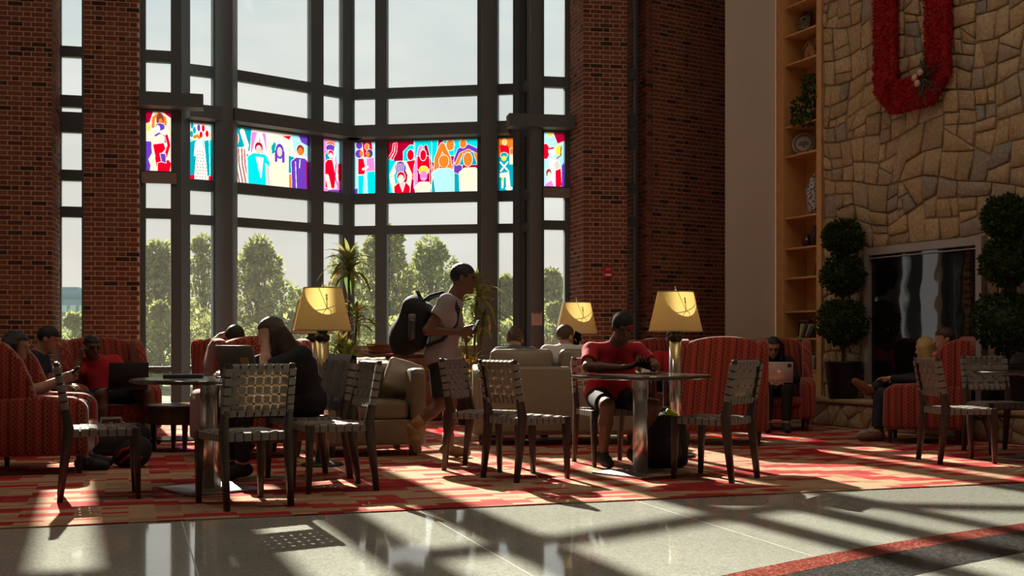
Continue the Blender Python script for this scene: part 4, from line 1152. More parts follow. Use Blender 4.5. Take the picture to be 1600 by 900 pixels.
# throws over the loveseat back and over the club chair
def drape(name, label, cat, M, w, profile, material, parent=None, seed=1, amp=.012):
    rg = random.Random(seed); ph = [rg.uniform(0, 6) for _ in range(6)]
    n = 28; V = []; F = []
    m = len(profile)
    for i in range(n + 1):
        x = -w / 2 + w * i / n
        for j, (y, z) in enumerate(profile):
            wob = amp * (math.sin(x * 38 + ph[0] + j * .35) + .6 * math.sin(x * 71 + ph[1] - j * .5)) * (0.4 + .6 * abs(j - m / 2) / m * 2)
            V.append((x + .3 * wob, y + wob, z + .5 * wob))
    for i in range(n):
        for j in range(m - 1):
            a = i * m + j; F.append((a, a + m, a + m + 1, a + 1))
    me = pymesh(name, V, F, True)
    me.materials.append(material)
    o = link(name, me, None, parent)
    o.matrix_world = M
    md = o.modifiers.new('thickness', 'SOLIDIFY'); md.thickness = .008
    if parent is None: tag(o, label, cat)
    return o
def frame_at(x, y, hd, z=0): return Matrix.Translation((x, y, z)) @ Matrix.Rotation(R(hd - 90), 4, 'Z')
drape('jacket', 'grey jacket hung over the chair back behind the long haired woman', 'jacket', frame_at(-1.50, 8.62, 215), .40, [(-.205, .50), (-.215, .60), (-.235, .72), (-.255, .83), (-.275, .905), (-.305, .90), (-.315, .78), (-.31, .64), (-.32, .50), (-.33, .40)], mat('jacket_cloth', (0.16, 0.14, 0.14), 0.9, bump=.3, bscale=50), seed=4, amp=.016)
STRIPE_THROW = mat('throw_cloth', (0.30, 0.27, 0.23), 0.8, var=.5, vscale=25)
drape('throw_blanket', 'rumpled striped throw along the top of the khaki club chair', 'blanket', frame_at(-1.42, 10.98, -72), .50, [(-.15, .60), (-.14, .70), (-.10, .83), (-.02, .86), (.04, .82), (.07, .70), (.09, .60)], STRIPE_THROW, seed=9, amp=.014)

# ------------------------------------------------------------------ floor lamps
def make_lamp(x, y, label):
    t = thing('floor_lamp', label, 'lamp', (x, y, .008), 0, 'chrome floor lamps with tapered shades')
    MB().lathe([(.17, 0), (.17, .012), (.155, .022), (.06, .03)], n=36).build('base', BLACK, t, True)
    MB().lathe([(.054, .025), (.054, 1.02)], n=28).build('pole', CHROME, t, True)
    MB().lathe([(.060, 1.015), (.060, 1.05), (.035, 1.06), (.048, 1.085), (.05, 1.10), (.02, 1.105)], n=28).build('socket_cap', BLACK, t, True)
    zb, zt, rb_, rt_ = 1.09, 1.43, .233, .155
    sh = MB(); n = 48
    sh.lathe([(rb_, zb), (rb_ * .75 + rt_ * .25, zb * .75 + zt * .25), ((rb_ + rt_) / 2, (zb + zt) / 2), (rt_, zt)], n=n, cap=False)
    s = sh.build('lamp_shade', SHADE, t, True)
    tr = mat('shade_trim', (0.50, 0.38, 0.2), .8)
    for r_, z_ in ((rb_, zb), (rt_, zt)):
        MB().lathe([(r_ + .001, z_ - .005), (r_ + .003, z_), (r_ + .001, z_ + .005), (r_ - .002, z_)], n=n, cap=False).build('trim_ring', tr, s)
    sp = MB()
    for k in range(3):
        a = 2 * math.pi * k / 3 + .5
        sp.tube([(0, 0, zt - .05), (rt_ * math.cos(a), rt_ * math.sin(a), zt - .004)], .0028, 6)
    sp.tube([(.03, 0, 1.10), (.05, 0, 1.22), (.03, 0, zt - .07), (0, 0, zt - .05), (-.03, 0, zt - .07), (-.05, 0, 1.22), (-.03, 0, 1.10)], .0028, 6)
    sp.build('harp', CHROME, t)
    MB().lathe([(.004, zt - .05), (.004, zt + .005), (.009, zt + .015), (.005, zt + .03), (.009, zt + .04), (.002, zt + .05)], n=12).build('finial', CHROME, t, True)
    MB().ell((0, 0, 1.19), (.032, .032, .055)).build('bulb', PAPER, t, True)
    return t
make_lamp(-1.53, 9.52, 'chrome floor lamp with cream shade behind the long haired woman')
make_lamp(-2.18, 12.85, 'chrome floor lamp whose shade shows under the shade behind the long haired woman')
make_lamp(0.71, 13.0, 'chrome floor lamp behind the man talking on his phone')
make_lamp(1.42, 10.25, 'chrome floor lamp between round table and the wingback armchair seen from behind')

# ------------------------------------------------------------------ drum table, side table, sideboard
t = thing('drum_table', 'small dark drum table with low shelf near the man leaning on his fist', 'table', (-3.06, 10.85, .008))
MB().lathe([(.31, .40), (.315, .42), (.30, .425)], n=40).build('tabletop', TABLETOP, t)
MB().lathe([(.285, .25), (.29, .40)], n=40, cap=True).build('drum', WOOD_DARK, t)
for k in range(4):
    a = k * math.pi / 2 + .5
    rect_loft([(.22 * math.cos(a), .22 * math.sin(a), 0, .03, .03), (.23 * math.cos(a), .23 * math.sin(a), .26, .045, .045)]).build('leg', WOOD_DARK, t)
MB().lathe([(.27, .10), (.27, .115)], n=36).build('low_shelf', TABLETOP, t)
t = thing('side_table', 'small dark square side table with a water bottle by the brick wall', 'table', (1.55, 13.9, .008), R(15))
rbox('tabletop', (0, 0, .60), (.46, .46, .03), .004, TABLETOP, t, None, 1)
for sx in (-1, 1):
    for sy in (-1, 1): MB().box((sx * .19, sy * .19, .295), (.04, .04, .59)).build('leg', WOOD_DARK, t)
rbox('low_shelf', (0, 0, .2), (.38, .38, .02), .003, WOOD_DARK, t, None, 1)
m_, n_, l_ = nodes_mat('clear_plastic')
oo = n_.new('ShaderNodeOutputMaterial'); gg = n_.new('ShaderNodeBsdfGlass'); gg.inputs['Roughness'].default_value = .05; gg.inputs['Color'].default_value = (.9, .95, .97, 1); gg.inputs['IOR'].default_value = 1.2; l_.new(gg.outputs[0], oo.inputs[0])
b = thing('water_bottle', 'clear water bottle standing on the side table by the brick wall', 'bottle', (1.50, 13.83, .623))
MB().lathe([(.03, 0), (.036, .01), (.036, .13), (.03, .16), (.014, .19), (.014, .205)], n=20).build('body', m_, b, True)
MB().lathe([(.016, .20), (.016, .222)], n=14).build('cap', PAPER, b)
me = Solid().ell((0, 0, .03), (.07, .05, .03), k=.02).ell((.06, .02, .035), (.05, .04, .035), k=.015).ell((-.04, -.03, .04), (.035, .03, .04), k=.015).ell((.02, -.04, .05), (.03, .025, .03), k=.01).mesh('crumpled_bag', .008)
o = link('crumpled_bag', me, PAPER, None, (1.60, 13.80, .623)); tag(o, 'crumpled white paper bag beside the water bottle', 'bag')
t = thing('sideboard', 'cherry wood sideboard under the centre window behind the walking man', 'cabinet', (-1.36, 15.3, .008), R(-4))
rbox('body', (0, 0, .42), (1.05, .5, .80), .006, WOOD_RED, t, None, 1); rbox('top', (0, 0, .835), (1.12, .56, .03), .006, WOOD_RED, t, None, 1)
for k in range(3):
    dr = rbox('drawer', ((k - 1) * .34, -.255, .66), (.32, .02, .24), .006, WOOD_RED, t, None, 1)
    MB().tube([((k - 1) * .34 - .05, -.27, .66), ((k - 1) * .34 - .025, -.285, .645), ((k - 1) * .34, -.28, .635), ((k - 1) * .34 + .025, -.285, .645), ((k - 1) * .34 + .05, -.27, .66)], .008, 8).build('handle', mat('brass', (0.75, 0.45, 0.15), .25, metal=1.0), dr)
    rbox('door', ((k - 1) * .34, -.255, .28), (.32, .02, .44), .006, WOOD_RED, t, None, 1)
t = thing('wood_chest', 'dark wooden chest standing on the sideboard', 'chest', (-1.62, 15.25, .86), R(-4))
rbox('body', (0, 0, .05), (.42, .34, .10), .005, WOOD_RED, t, None, 1); rbox('lid', (0, 0, .113), (.46, .38, .022), .005, WOOD_RED, t, None, 1)

# ------------------------------------------------------------------ topiary, dracaenas
def leaf_ball(c, r, n, size, seed, squash=.9):
    rg = np.random.default_rng(seed)
    d = rg.normal(size=(n, 3)); d /= np.linalg.norm(d, axis=1)[:, None]
    lump = 1 + .10 * np.sin(d[:, 0] * 7 + seed) * np.sin(d[:, 1] * 6 + 2) + .06 * np.sin(d[:, 2] * 11)
    rad = r * lump * (1 - .35 * rg.random(n) ** 2)
    p = d * rad[:, None]; p[:, 2] *= squash
    t = rg.normal(size=(n, 3)) * .7 + d; t /= np.linalg.norm(t, axis=1)[:, None]
    u = np.cross(t, rg.normal(size=(n, 3))); u /= np.linalg.norm(u, axis=1)[:, None]
    s = size * (.6 + .8 * rg.random(n))[:, None]
    a = p + np.array(c)
    V = np.stack([a - u * s * .28, a + t * s * .5 - u * s * .05, a + t * s, a + t * s * .5 + u * s * .35], 1).reshape(-1, 3)
    V = np.stack([a, a + t * s * .5 + u * s * .25, a + t * s, a + t * s * .5 - u * s * .25], 1).reshape(-1, 3)
    return V
def quads_mesh(name, V):
    k = len(V) // 4
    me = bpy.data.meshes.new(name)
    me.vertices.add(len(V)); me.vertices.foreach_set('co', V.astype(np.float32).ravel())
    me.loops.add(4 * k); me.loops.foreach_set('vertex_index', np.arange(4 * k, dtype=np.int32))
    me.polygons.add(k); me.polygons.foreach_set('loop_start', np.arange(0, 4 * k, 4, dtype=np.int32))
    me.update(calc_edges=True)
    return me
TOP_LEAF = leaf_mat('topiary_foliage', (0.022, 0.038, 0.014), (0.075, 0.11, 0.04), .25)
def topiary(label, px, off, balls, pot_h, seed):
    p = qp(qto(px, off), off, .335)
    t = thing('topiary_tree', label, 'plant', tuple(p), 0, 'three-ball topiary trees on the hearth')
    sc = p.y / 1844
    pot = MB().lathe([(.15, 0), (.165, .02), (.215, pot_h - .02), (.225, pot_h), (.205, pot_h), (.195, pot_h - .04), (.02, pot_h - .04)], n=32).build('pot', POT, t, True)
    MB().lathe([(.19, pot_h - .05), (.1, pot_h - .02), (.01, pot_h - .015)], n=20).build('soil', mat('soil', (0.05, 0.03, 0.02), .95), t)
    zs = []
    for k, (py, r) in enumerate(balls):
        z = 1 - (py - 535) * sc - p.z; rr = r * sc; zs.append((z, rr))
        o = link('foliage_ball', quads_mesh('foliage_ball', leaf_ball((0, 0, z), rr, 2600, .05, seed + k)), TOP_LEAF, t); o['kind'] = 'stuff'
        core = MB().ell((0, 0, z), (rr * .62, rr * .62, rr * .55)).build('leaf_core', LEAF_DARK, o, True)
    tr = MB(); top = zs[0][0]
    tr.tube([(0, 0, pot_h - .05), (.01, .01, zs[2][0] - zs[2][1]), (-.01, 0, zs[1][0]), (.005, .005, top)], [.022, .02, .017, .012], 8)
    for z, rr in zs:
        for a in range(5):
            q = a * 1.256 + z
            tr.tube([(0, 0, z - rr * 1.25), (rr * .2 * math.cos(q), rr * .2 * math.sin(q), z - rr * .9), (rr * .5 * math.cos(q), rr * .5 * math.sin(q), z - rr * .3)], [.012, .009, .006], 6)
    tr.build('trunk', BARK, t, True)
topiary('three-ball topiary in a dark pot on the hearth between bookcase and fireplace', 1317, .25, [(371, 28), (430, 31), (503, 37)], .44, 3)
topiary('three-ball topiary in a dark pot right of the fireplace behind the couple', 1574, .25, [(340, 36), (409, 39), (503, 50)], .44, 13)

def strap_leaf(L, w, droop):
    V = []; F = []; n = 6
    for i in range(n + 1):
        s = i / n
        x = L * (s - .25 * droop * s * s); z = L * (.55 * s - droop * s * s)
        ww = w * (math.sin(math.pi * min(1, s * .9 + .12)) ** .7) * .5
        V += [(x, -ww, z + ww * .25), (x, 0, z), (x, ww, z + ww * .25)]
    for i in range(n):
        a = 3 * i; F += [(a, a + 3, a + 4, a + 1), (a + 1, a + 4, a + 5, a + 2)]
    return pymesh('leaf', V, F, True)
LEAVES = []
for L, w, dr in ((.44, .055, .75), (.38, .05, .45), (.32, .05, 1.0), (.48, .052, 1.05)):
    for m in (DRAC_LEAF, DRAC_DRY):
        me = strap_leaf(L, w, dr); me.materials.append(m); LEAVES.append(me)
def dracaena(label, x, y, canes, dry, seed, pot=True):
    rg = random.Random(seed)
    t = thing('dracaena_plant', label, 'plant', (x, y, .008), 0)
    MB().lathe([(.14, 0), (.19, .32), (.20, .36), (.18, .36), (.17, .32), (.02, .31)], n=28).build('pot', POT, t, True)
    for (dx, dy, h, nl, sc) in canes:
        MB().tube([(dx * .3, dy * .3, .3), (dx * .6, dy * .6, .3 + (h - .3) * .5), (dx, dy, h)], [.018, .016, .014], 8).build('cane', BARK, t, True)
        for k in range(nl):
            q = k * 2.4 + rg.uniform(-.3, .3); f = k / nl
            i = rg.randrange(4) * 2 + (1 if rg.random() < dry else 0)
            link('leaf', LEAVES[i], None, t, (dx, dy, h - .16 * f), (rg.uniform(-.3, .3), -1.0 + 1.5 * f + rg.uniform(-.15, .15), q), (sc, sc, sc))
dracaena('tall dracaena plant with arching dark leaves behind the first floor lamp', -2.02, 14.6, [(0.0, 0, 1.95, 34, 1.1), (.10, .05, 1.35, 26, 1.0), (-.12, .1, .95, 26, 1.1), (.05, -.12, .72, 24, 1.1)], .25, 5)
dracaena('slim dracaena plant with yellowing leaves right of the walking man', -0.50, 14.2, [(.08, 0, 1.62, 30, .95), (.16, .06, 1.30, 24, .85), (-.06, .05, 1.05, 20, .8), (0.02, -.05, .66, 30, 1.0)], .6, 8)
# low leafy plant under the first lamp
dracaena('low bushy dracaena beside the club chair', -1.75, 12.6, [(0, 0, .75, 30, 1.0), (.14, .06, .62, 26, .9), (-.14, 0, .6, 24, .9)], .3, 12)

# ------------------------------------------------------------------ on the right-hand wall
# big red block letter O made of petals
OD = .12
ot0, ot1 = qto(1366, OD), qt(1491)
ow = ot1 - ot0
zb_, zt_ = 3.61, 5.93
bw = ow * .27
O = thing('letter_wreath', 'large red petal covered block letter O hung on the stone wall', 'wreath', tuple(qp((ot0 + ot1) / 2, .02, zb_)), QANG)
Hh = zt_ - zb_; ch = ow * .24
outer = [(-ow / 2, ch), (-ow / 2 + ch, 0), (ow / 2 - ch, 0), (ow / 2, ch), (ow / 2, Hh - ch), (ow / 2 - ch, Hh), (-ow / 2 + ch, Hh), (-ow / 2, Hh - ch)]
ib = .34
inner = [(-ow / 2 + bw, ib + .02), (-ow / 2 + bw + .02, ib), (ow / 2 - bw - .02, ib), (ow / 2 - bw, ib + .02), (ow / 2 - bw, Hh - ib - .02), (ow / 2 - bw - .02, Hh - ib), (-ow / 2 + bw + .02, Hh - ib), (-ow / 2 + bw, Hh - ib - .02)]
mbo = MB(); yf, yb = sgn * OD, 0.0
mbo.v = [(x, yf, z) for x, z in outer] + [(x, yf, z) for x, z in inner] + [(x, yb, z) for x, z in outer] + [(x, yb, z) for x, z in inner]
for i in range(8):
    j = (i + 1) % 8
    mbo.f += [(i, j, 8 + j, 8 + i), (16 + i, 24 + i, 24 + j, 16 + j), (i, 16 + i, 16 + j, j), (8 + i, 8 + j, 24 + j, 24 + i)]
RED_PETAL = mat('red_petals', (0.34, 0.005, 0.009), .8, var=.35, vscale=40, bump=1.0, bscale=70)
body = link('letter_body', bevel_mesh(mbo.mesh('letter_body'), .012, 1), RED_PETAL, O)
# tufts of petals over the letter
rgp = np.random.default_rng(4); pts = []; nor = []
for i in range(8):
    j = (i + 1) % 8
    a, b_, c_, d_ = [np.array((p[0], yf, p[1])) for p in (outer[i], outer[j], inner[j], inner[i])]
    area = np.linalg.norm(np.cross(b_ - a, d_ - a)) + 1e-6
    m = int(min(2600, max(150, area * 3200)))
    u, v = rgp.random(m)[:, None], rgp.random(m)[:, None]
    pts.append((a * (1 - u) + b_ * u) * (1 - v) + (d_ * (1 - u) + c_ * u) * v); nor.append(np.tile([0, sgn, 0], (m, 1)))
    for (q0, q1, sg) in ((outer[i], outer[j], 1), (inner[i], inner[j], -1)):
        e = np.array((q1[0] - q0[0], 0, q1[1] - q0[1])); Ln = np.linalg.norm(e); nn_ = np.array((e[2], 0, -e[0])) / Ln * sg
        m = int(max(40, Ln * OD * 2600)); u = rgp.random(m)[:, None]; v = rgp.random(m)
        pp = np.array((q0[0], 0, q0[1])) + e * u; pp[:, 1] = v * yf; pts.append(pp); nor.append(np.tile(nn_, (m, 1)))
pts = np.concatenate(pts); nor = np.concatenate(nor)
tt_ = rgp.normal(size=pts.shape) * .55 + nor; tt_ /= np.linalg.norm(tt_, axis=1)[:, None]
uu = np.cross(tt_, rgp.normal(size=pts.shape)); uu /= np.linalg.norm(uu, axis=1)[:, None]
s_ = .022
V = np.stack([pts - nor * .004, pts + tt_ * s_ * .5 + uu * s_ * .5, pts + tt_ * s_, pts + tt_ * s_ * .5 - uu * s_ * .5], 1).reshape(-1, 3)
o = link('petals', quads_mesh('petals', V), mat('red_petal_tips', (0.38, 0.006, 0.010), .8, var=.3, vscale=60), O); o['kind'] = 'stuff'
# evergreen sprig pinned to the letter's lower right corner
sp = thing('evergreen_sprig', 'evergreen sprig with pale baubles pinned to the red letter', 'decoration', tuple(qp(qto(1447, OD), OD + .03, 1 + (535 - 128) / 1844 * col_hit(QP, QD, 1447)[1])), QANG)
rg = random.Random(3)
GREEN_N = mat('sprig_green', (0.05, 0.085, 0.045), .7, var=.3)
for k in range(14):
    a = rg.choice((1.3, 1.5, 1.7, 4.6, 4.9, 5.2, 5.5, .3, 5.8)) + rg.uniform(-.25, .25); L = rg.uniform(.16, .34)
    mb = MB(); tip = Vector((math.cos(a) * L, sgn * rg.uniform(-.02, .06), math.sin(a) * L))
    mb.tube([(0, 0, 0), tip * .5 + Vector((0, sgn * .03, 0)), tip], [.006, .004, .002], 5)
    for q in range(9):
        c = tip * ((q + 1) / 9.5); d = Vector((-math.sin(a), 0, math.cos(a))) * (.05 * (1 - q / 12)) * (1 if q % 2 else -1) + tip.normalized() * .05
        mb.add([c, c + d * .5 + Vector((0, sgn * .012, 0)) + tip.normalized() * .01, c + d, c + d * .5 - tip.normalized() * .012], [(0, 1, 2, 3)])
    mb.build('twig', GREEN_N, sp)
for (bx_, bz_) in ((.0, .06), (-.05, -.05), (-.09, .02)): MB().ell((bx_, sgn * .05, bz_), (.035, .03, .04)).build('bauble', mat('pale_bauble', (0.55, 0.36, 0.26), .5), sp, True)

# things on the shelves (shelf heights from the bookcase)
def on_shelf(px, k, inset=.12): return tuple(qp(qto(px, -inset), -inset, SHZ[k]))
# 0: 577, 1: 528, 2: 485, 3: 432, 4: 385, 5: 336, 6: 238, 7: 191, 8: 92, 9: 46
pal = [(.22, .05, .04), (.30, .24, .14), (.05, .06, .10), (.36, .34, .30), (.10, .12, .07), (.24, .16, .09)]
for k in range(5):
    p = qp(qto(1265, -.15), -.15, SHZ[0] + .001 + k * .027)
    b = thing('book', ['', '', '', '', ''][k] or ['dark red book at the bottom of the flat pile', 'tan book second from the bottom of the flat pile', 'navy book in the middle of the flat pile', 'pale book second from the top of the flat pile', 'green book on top of the flat pile'][k] + ' on the lowest shelf', 'book', tuple(p), QANG, 'books lying flat on the lowest shelf')
    rbox('cover', (0, 0, .0125), (.26 - .01 * k, .19, .025), .002, mat('book_cover_%d' % k, pal[k], .6), b, None, 1)
    MB().box((.003, sgn * .003, .0125), (.258 - .01 * k, .188, .018)).build('pages', PAPER, b)
for k in range(3):
    p = qp(qto(1276, -.14) + k * .03, -.14, SHZ[0]); b = rbox('book', (0, 0, .10), (.025, .17, .20 - .02 * k), .003, mat('book_cover_%d' % ((k + 2) % 5), pal[(k + 2) % 5]), None, None, 1)
    b.location = (p.x, p.y, p.z - .0 + .0 - .01 * 0 + (-.01 * k if 0 else 0)); b.rotation_euler = (0, 0, QANG)
    for v in b.data.vertices: v.co.z += -.10 + (.20 - .02 * k) / 2
    tag(b, ['navy', 'pale', 'green'][k] + ' upright book at the stone end of the lowest shelf', 'book', 'upright books on the lowest shelf')
def picture(label, px, k, w, h, fcol, pcol, inset=.2, lean=.12):
    t = thing('picture_frame', label, 'picture frame', on_shelf(px, k, inset), QANG)
    M = Matrix.Rotation(lean * sgn, 3, 'X')
    for c, s in (((-w / 2, 0, h / 2), (.025, .02, h)), ((w / 2, 0, h / 2), (.025, .02, h)), ((0, 0, .0125), (w, .02, .025)), ((0, 0, h - .0125), (w, .02, .025))):
        MB().box(tuple(M @ Vector(c)), s, M).build('frame_bar', fcol, t)
    MB().box(tuple(M @ Vector((0, 0, h / 2))), (w - .02, .008, h - .03), M).build('picture', pcol, t)
    return t
picture('grey framed picture leaning behind the books on the second lowest shelf', 1250, 1, .26, .24, mat('frame_grey', (.25, .25, .25), .5), mat('print_dark', (.05, .06, .08), .5, var=.6, vscale=12))
for k in range(4):
    p = qp(qto(1257, -.10) + k * .06, -.10, SHZ[1]); b = rbox('book', (0, 0, .09), (.03, .16, .18), .003, mat('book_cover_s%d' % k, [(.5, .45, .2), (.05, .07, .12), (.35, .3, .28), (.08, .1, .05)][k]), None, None, 1)
    b.location = tuple(p); b.rotation_euler = (0, R(12 + 8 * k), QANG); b.location.z += .004 + .004 * k
    tag(b, ['yellowish', 'navy', 'light grey', 'dark green'][k] + ' book leaning on the second lowest shelf', 'book', 'leaning books on the second lowest shelf')
picture('small dark framed photo at the stone end of the fourth shelf', 1280, 3, .16, .2, mat('frame_maroon', (.10, .03, .03), .5), mat('print_pale', (.25, .30, .38), .5, var=.5, vscale=14), .16)
for k, (px, h, r, lb) in enumerate(((1261, .16, .07, 'squat dark red glazed pot on the fifth shelf'), (1274, .26, .065, 'taller dark red glazed vase on the fifth shelf'))):
    o = MB().lathe([(r * .6, 0), (r, h * .35), (r * .95, h * .6), (r * .5, h * .85), (r * .6, h), (r * .5, h), (r * .4, h * .85)], n=24).build('dark_vase', mat('oxblood_glaze', (.05, .012, .012), .25), None, True, loc=on_shelf(px, 4, .14)); tag(o, lb, 'vase')
VASE = mat('blue_white_china', (.55, .56, .58), .3)
nt = VASE.node_tree; b_ = nt.nodes['Principled BSDF']; vz = nt.nodes.new('ShaderNodeTexVoronoi'); vz.inputs['Scale'].default_value = 34; rpz = nt.nodes.new('ShaderNodeValToRGB'); rpz.color_ramp.interpolation = 'CONSTANT'
rpz.color_ramp.elements[0].color = (.03, .04, .10, 1); rpz.color_ramp.elements[1].position = .42; rpz.color_ramp.elements[1].color = (.45, .43, .40, 1)
tz = nt.nodes.new('ShaderNodeTexCoord'); nt.links.new(tz.outputs['Object'], vz.inputs['Vector']); nt.links.new(vz.outputs['Distance'], rpz.inputs[0]); nt.links.new(rpz.outputs[0], b_.inputs['Base Color'])
t = thing('china_vase', 'tall blue and white china vase with lid on the sixth shelf', 'vase', on_shelf(1272, 5, .13))
MB().lathe([(.06, 0), (.075, .08), (.10, .22), (.105, .32), (.08, .40), (.05, .43)], n=26).build('body', VASE, t, True)
MB().lathe([(.055, .43), (.058, .45), (.03, .48), (.012, .49), (.018, .51), (.004, .53)], n=22).build('lid', VASE, t, True)
t = thing('display_plate', 'round decorated plate on a stand on the seventh shelf', 'plate', on_shelf(1256, 6, .16), QANG + R(40))
Mp = Matrix.Rotation(R(-78) * sgn, 3, 'X')
pl = MB().lathe([(.02, .0), (.09, .002), (.145, .014), (.148, .018), (.14, .018), (.09, .008), (.01, .006)], n=40); pl.v = [tuple((Mp @ Vector(v)) + Vector((0, 0, .15))) for v in pl.v]
pl.build('plate', mat('cream_china', (.40, .33, .25), .4), t, True)
rn = MB().lathe([(.098, .011), (.132, .017), (.132, .0175), (.098, .0115)], n=40, cap=False); rn.v = [tuple((Mp @ Vector(v)) + Vector((0, sgn * .002, .15))) for v in rn.v]; rn.build('rim_print', mat('plate_print', (.14, .11, .10), .5), t)
em = MB()
for (ex, ez, er) in ((-.03, .0, .03), (.02, .01, .028), (.05, -.01, .02), (-.055, -.012, .018), (0, -.03, .02)): em.lathe([(er, .0125), (er, .0135)], (ex, ez, 0), 14)
em.v = [tuple((Mp @ Vector(v)) + Vector((0, sgn * .004, .15))) for v in em.v]; em.build('centre_print', mat('plate_print', (.14, .11, .10), .5), t)
MB().tube([(-.06, sgn * .05, .006), (-.05, sgn * .02, .03), (-.05, -sgn * .03, .1)], .006, 6).build('stand_arm', BLACK, t)
MB().tube([(.06, sgn * .05, .006), (.05, sgn * .02, .03), (.05, -sgn * .03, .1)], .006, 6).build('stand_arm', BLACK, t)
# trailing ivy
t = thing('ivy_plant', 'trailing green ivy on the eighth shelf', 'plant', on_shelf(1266, 7, .08), QANG)
MB().lathe([(.05, 0), (.07, .12), (.075, .13), (.06, .13), (.01, .12)], n=20).build('pot', POT, t, True, loc=(.12, 0, 0))
me = []
rg = np.random.default_rng(8)
Vv = np.concatenate([leaf_ball((.12, 0, .34), .15, 260, .06, 1), leaf_ball((.06, 0, .48), .12, 160, .06, 2), leaf_ball((-.12, sgn * .06, .22), .11, 180, .055, 4), leaf_ball((-.17, sgn * .08, .05), .06, 70, .05, 5), leaf_ball((.02, sgn * .07, .02), .09, 120, .05, 6), leaf_ball((.16, sgn * .07, .0), .06, 70, .05, 7)])
o = link('foliage', quads_mesh('foliage', Vv), leaf_mat('ivy_leaf', (.02, .05, .015), (.07, .13, .05), .3), t); o['kind'] = 'stuff'
sm = MB()
for a_, b__ in (((.12, 0, .12), (.06, 0, .48)), ((.12, 0, .12), (-.12, sgn * .06, .22)), ((-.12, sgn * .06, .22), (-.17, sgn * .08, .05)), ((.12, 0, .12), (.02, sgn * .07, .02))): sm.tube([a_, b__], .005, 5)
sm.build('stem', mat('ivy_stem', (.08, .10, .04), .8), t)
# little model house and patterned box on the two upper shelves
t = thing('model_house', 'small brown model house on the ninth shelf', 'ornament', on_shelf(1271, 8, .14), QANG)
BR = mat('gingerbread', (.36, .17, .07), .8, var=.3, vscale=15)
rbox('walls', (0, 0, .06), (.20, .14, .12), .004, BR, t, None, 1)
for s in (-1, 1): MB().box((s * .062, 0, .165), (.16, .19, .015), Matrix.Rotation(R(40 * s), 3, 'Y')).build('roof', mat('house_roof', (.22, .09, .06), .8, var=.4, vscale=20), t)
MB().add([(-.1, sgn * .07, .12), (.1, sgn * .07, .12), (0, sgn * .07, .2), (-.1, -sgn * .07, .12), (.1, -sgn * .07, .12), (0, -sgn * .07, .2)], [(0, 1, 2), (5, 4, 3), (0, 2, 5, 3), (1, 4, 5, 2), (0, 3, 4, 1)]).build('gable', BR, t)
MB().box((.05, 0, .2), (.03, .03, .07)).build('chimney', BR, t)
MB().box((0, sgn * .072, .045), (.04, .008, .08)).build('door', mat('house_roof', (.2, .1, .05)), t)
t = thing('patterned_plaque', 'dark square plaque with pale dotted pattern on the top visible shelf', 'ornament', on_shelf(1256, 9, .16), QANG)
Mq = Matrix.Rotation(.15 * sgn, 3, 'X')
MB().box(tuple(Mq @ Vector((0, 0, .13))), (.24, .02, .26), Mq).build('board', mat('plaque_dark', (.03, .02, .02), .5), t)
dm = MB()
rg = random.Random(2)
for i in range(7):
    for j in range(7):
        if rg.random() < .75: dm.box(tuple(Mq @ Vector((-.10 + i * .033, sgn * .012, .03 + j * .034))), (rg.uniform(.01, .024), .006, rg.uniform(.01, .024)), Mq)
dm.build('inlay', mat('plaque_inlay', (.45, .38, .26), .5), t)

# fire alarm pull station on the right pier and a notice on the window post
fa = Vector(col_hit(RP, RD, 949)); fz = 1 - (425 - 535) / 1844 * fa.y
t = thing('fire_alarm', 'red fire alarm pull station on the right brick pier', 'alarm', (fa.x, fa.y, fz), R(10))
FR = mat('alarm_red', (.45, .012, .015), .4)
rbox('body', (0, -.03, 0), (.12, .05, .17), .008, FR, t, None, 2)
MB().box((0, -.058, -.045), (.085, .012, .03)).build('pull_handle', PAPER, t)
MB().box((0, -.057, .04), (.07, .006, .025)).build('strobe', mat('strobe_lens', (.5, .3, .3), .2), t)
o = rbox('paper_notice', (0, 0, 0), (.16, .006, .20), .001, mat('notice_paper', (.50, .40, .36), .8), None, None, 1); o.location = (.378, 17.942, 1.36); tag(o, 'pale paper notice taped to the dark window post', 'notice')
MB().box((0, -.004, .085), (.13, .003, .014)).build('heading', mat('ink', (.05, .04, .04), .7), o)
for k in range(5): MB().box((0, -.004, .05 - k * .028), (.11, .003, .006)).build('text_line', mat('ink_pale', (.30, .24, .22), .7), o)

# ------------------------------------------------------------------ people
SKIN_DARK = mat('skin_dark', (0.135, 0.064, 0.038), .5, var=.12, vscale=30)
SKIN_LIGHT = mat('skin_light', (0.46, 0.25, 0.16), .5, var=.08, vscale=30)
SKIN_TAN = mat('skin_tan', (0.34, 0.18, 0.11), .5, var=.08, vscale=30)
HAIR_BLACK = mat('hair_black', (0.010, 0.009, 0.009), .45, bump=.6, bscale=150)
HAIR_BROWN = mat('hair_brown', (0.05, 0.025, 0.014), .4, bump=.6, bscale=150)
HAIR_FAIR = mat('hair_fair', (0.085, 0.048, 0.024), .5, bump=.6, bscale=150)
EYE = mat('eye', (0.02, 0.015, 0.012), .15)
PHONE = mat('phone_black', (0.012, 0.012, 0.013), .85, spec=.1)
def V3(*a): return Vector(a)
def bend(n, d, ang):
    ax = d.cross(n).normalized()
    return Matrix.Rotation(ang, 3, ax) @ d, Matrix.Rotation(ang, 3, ax) @ n
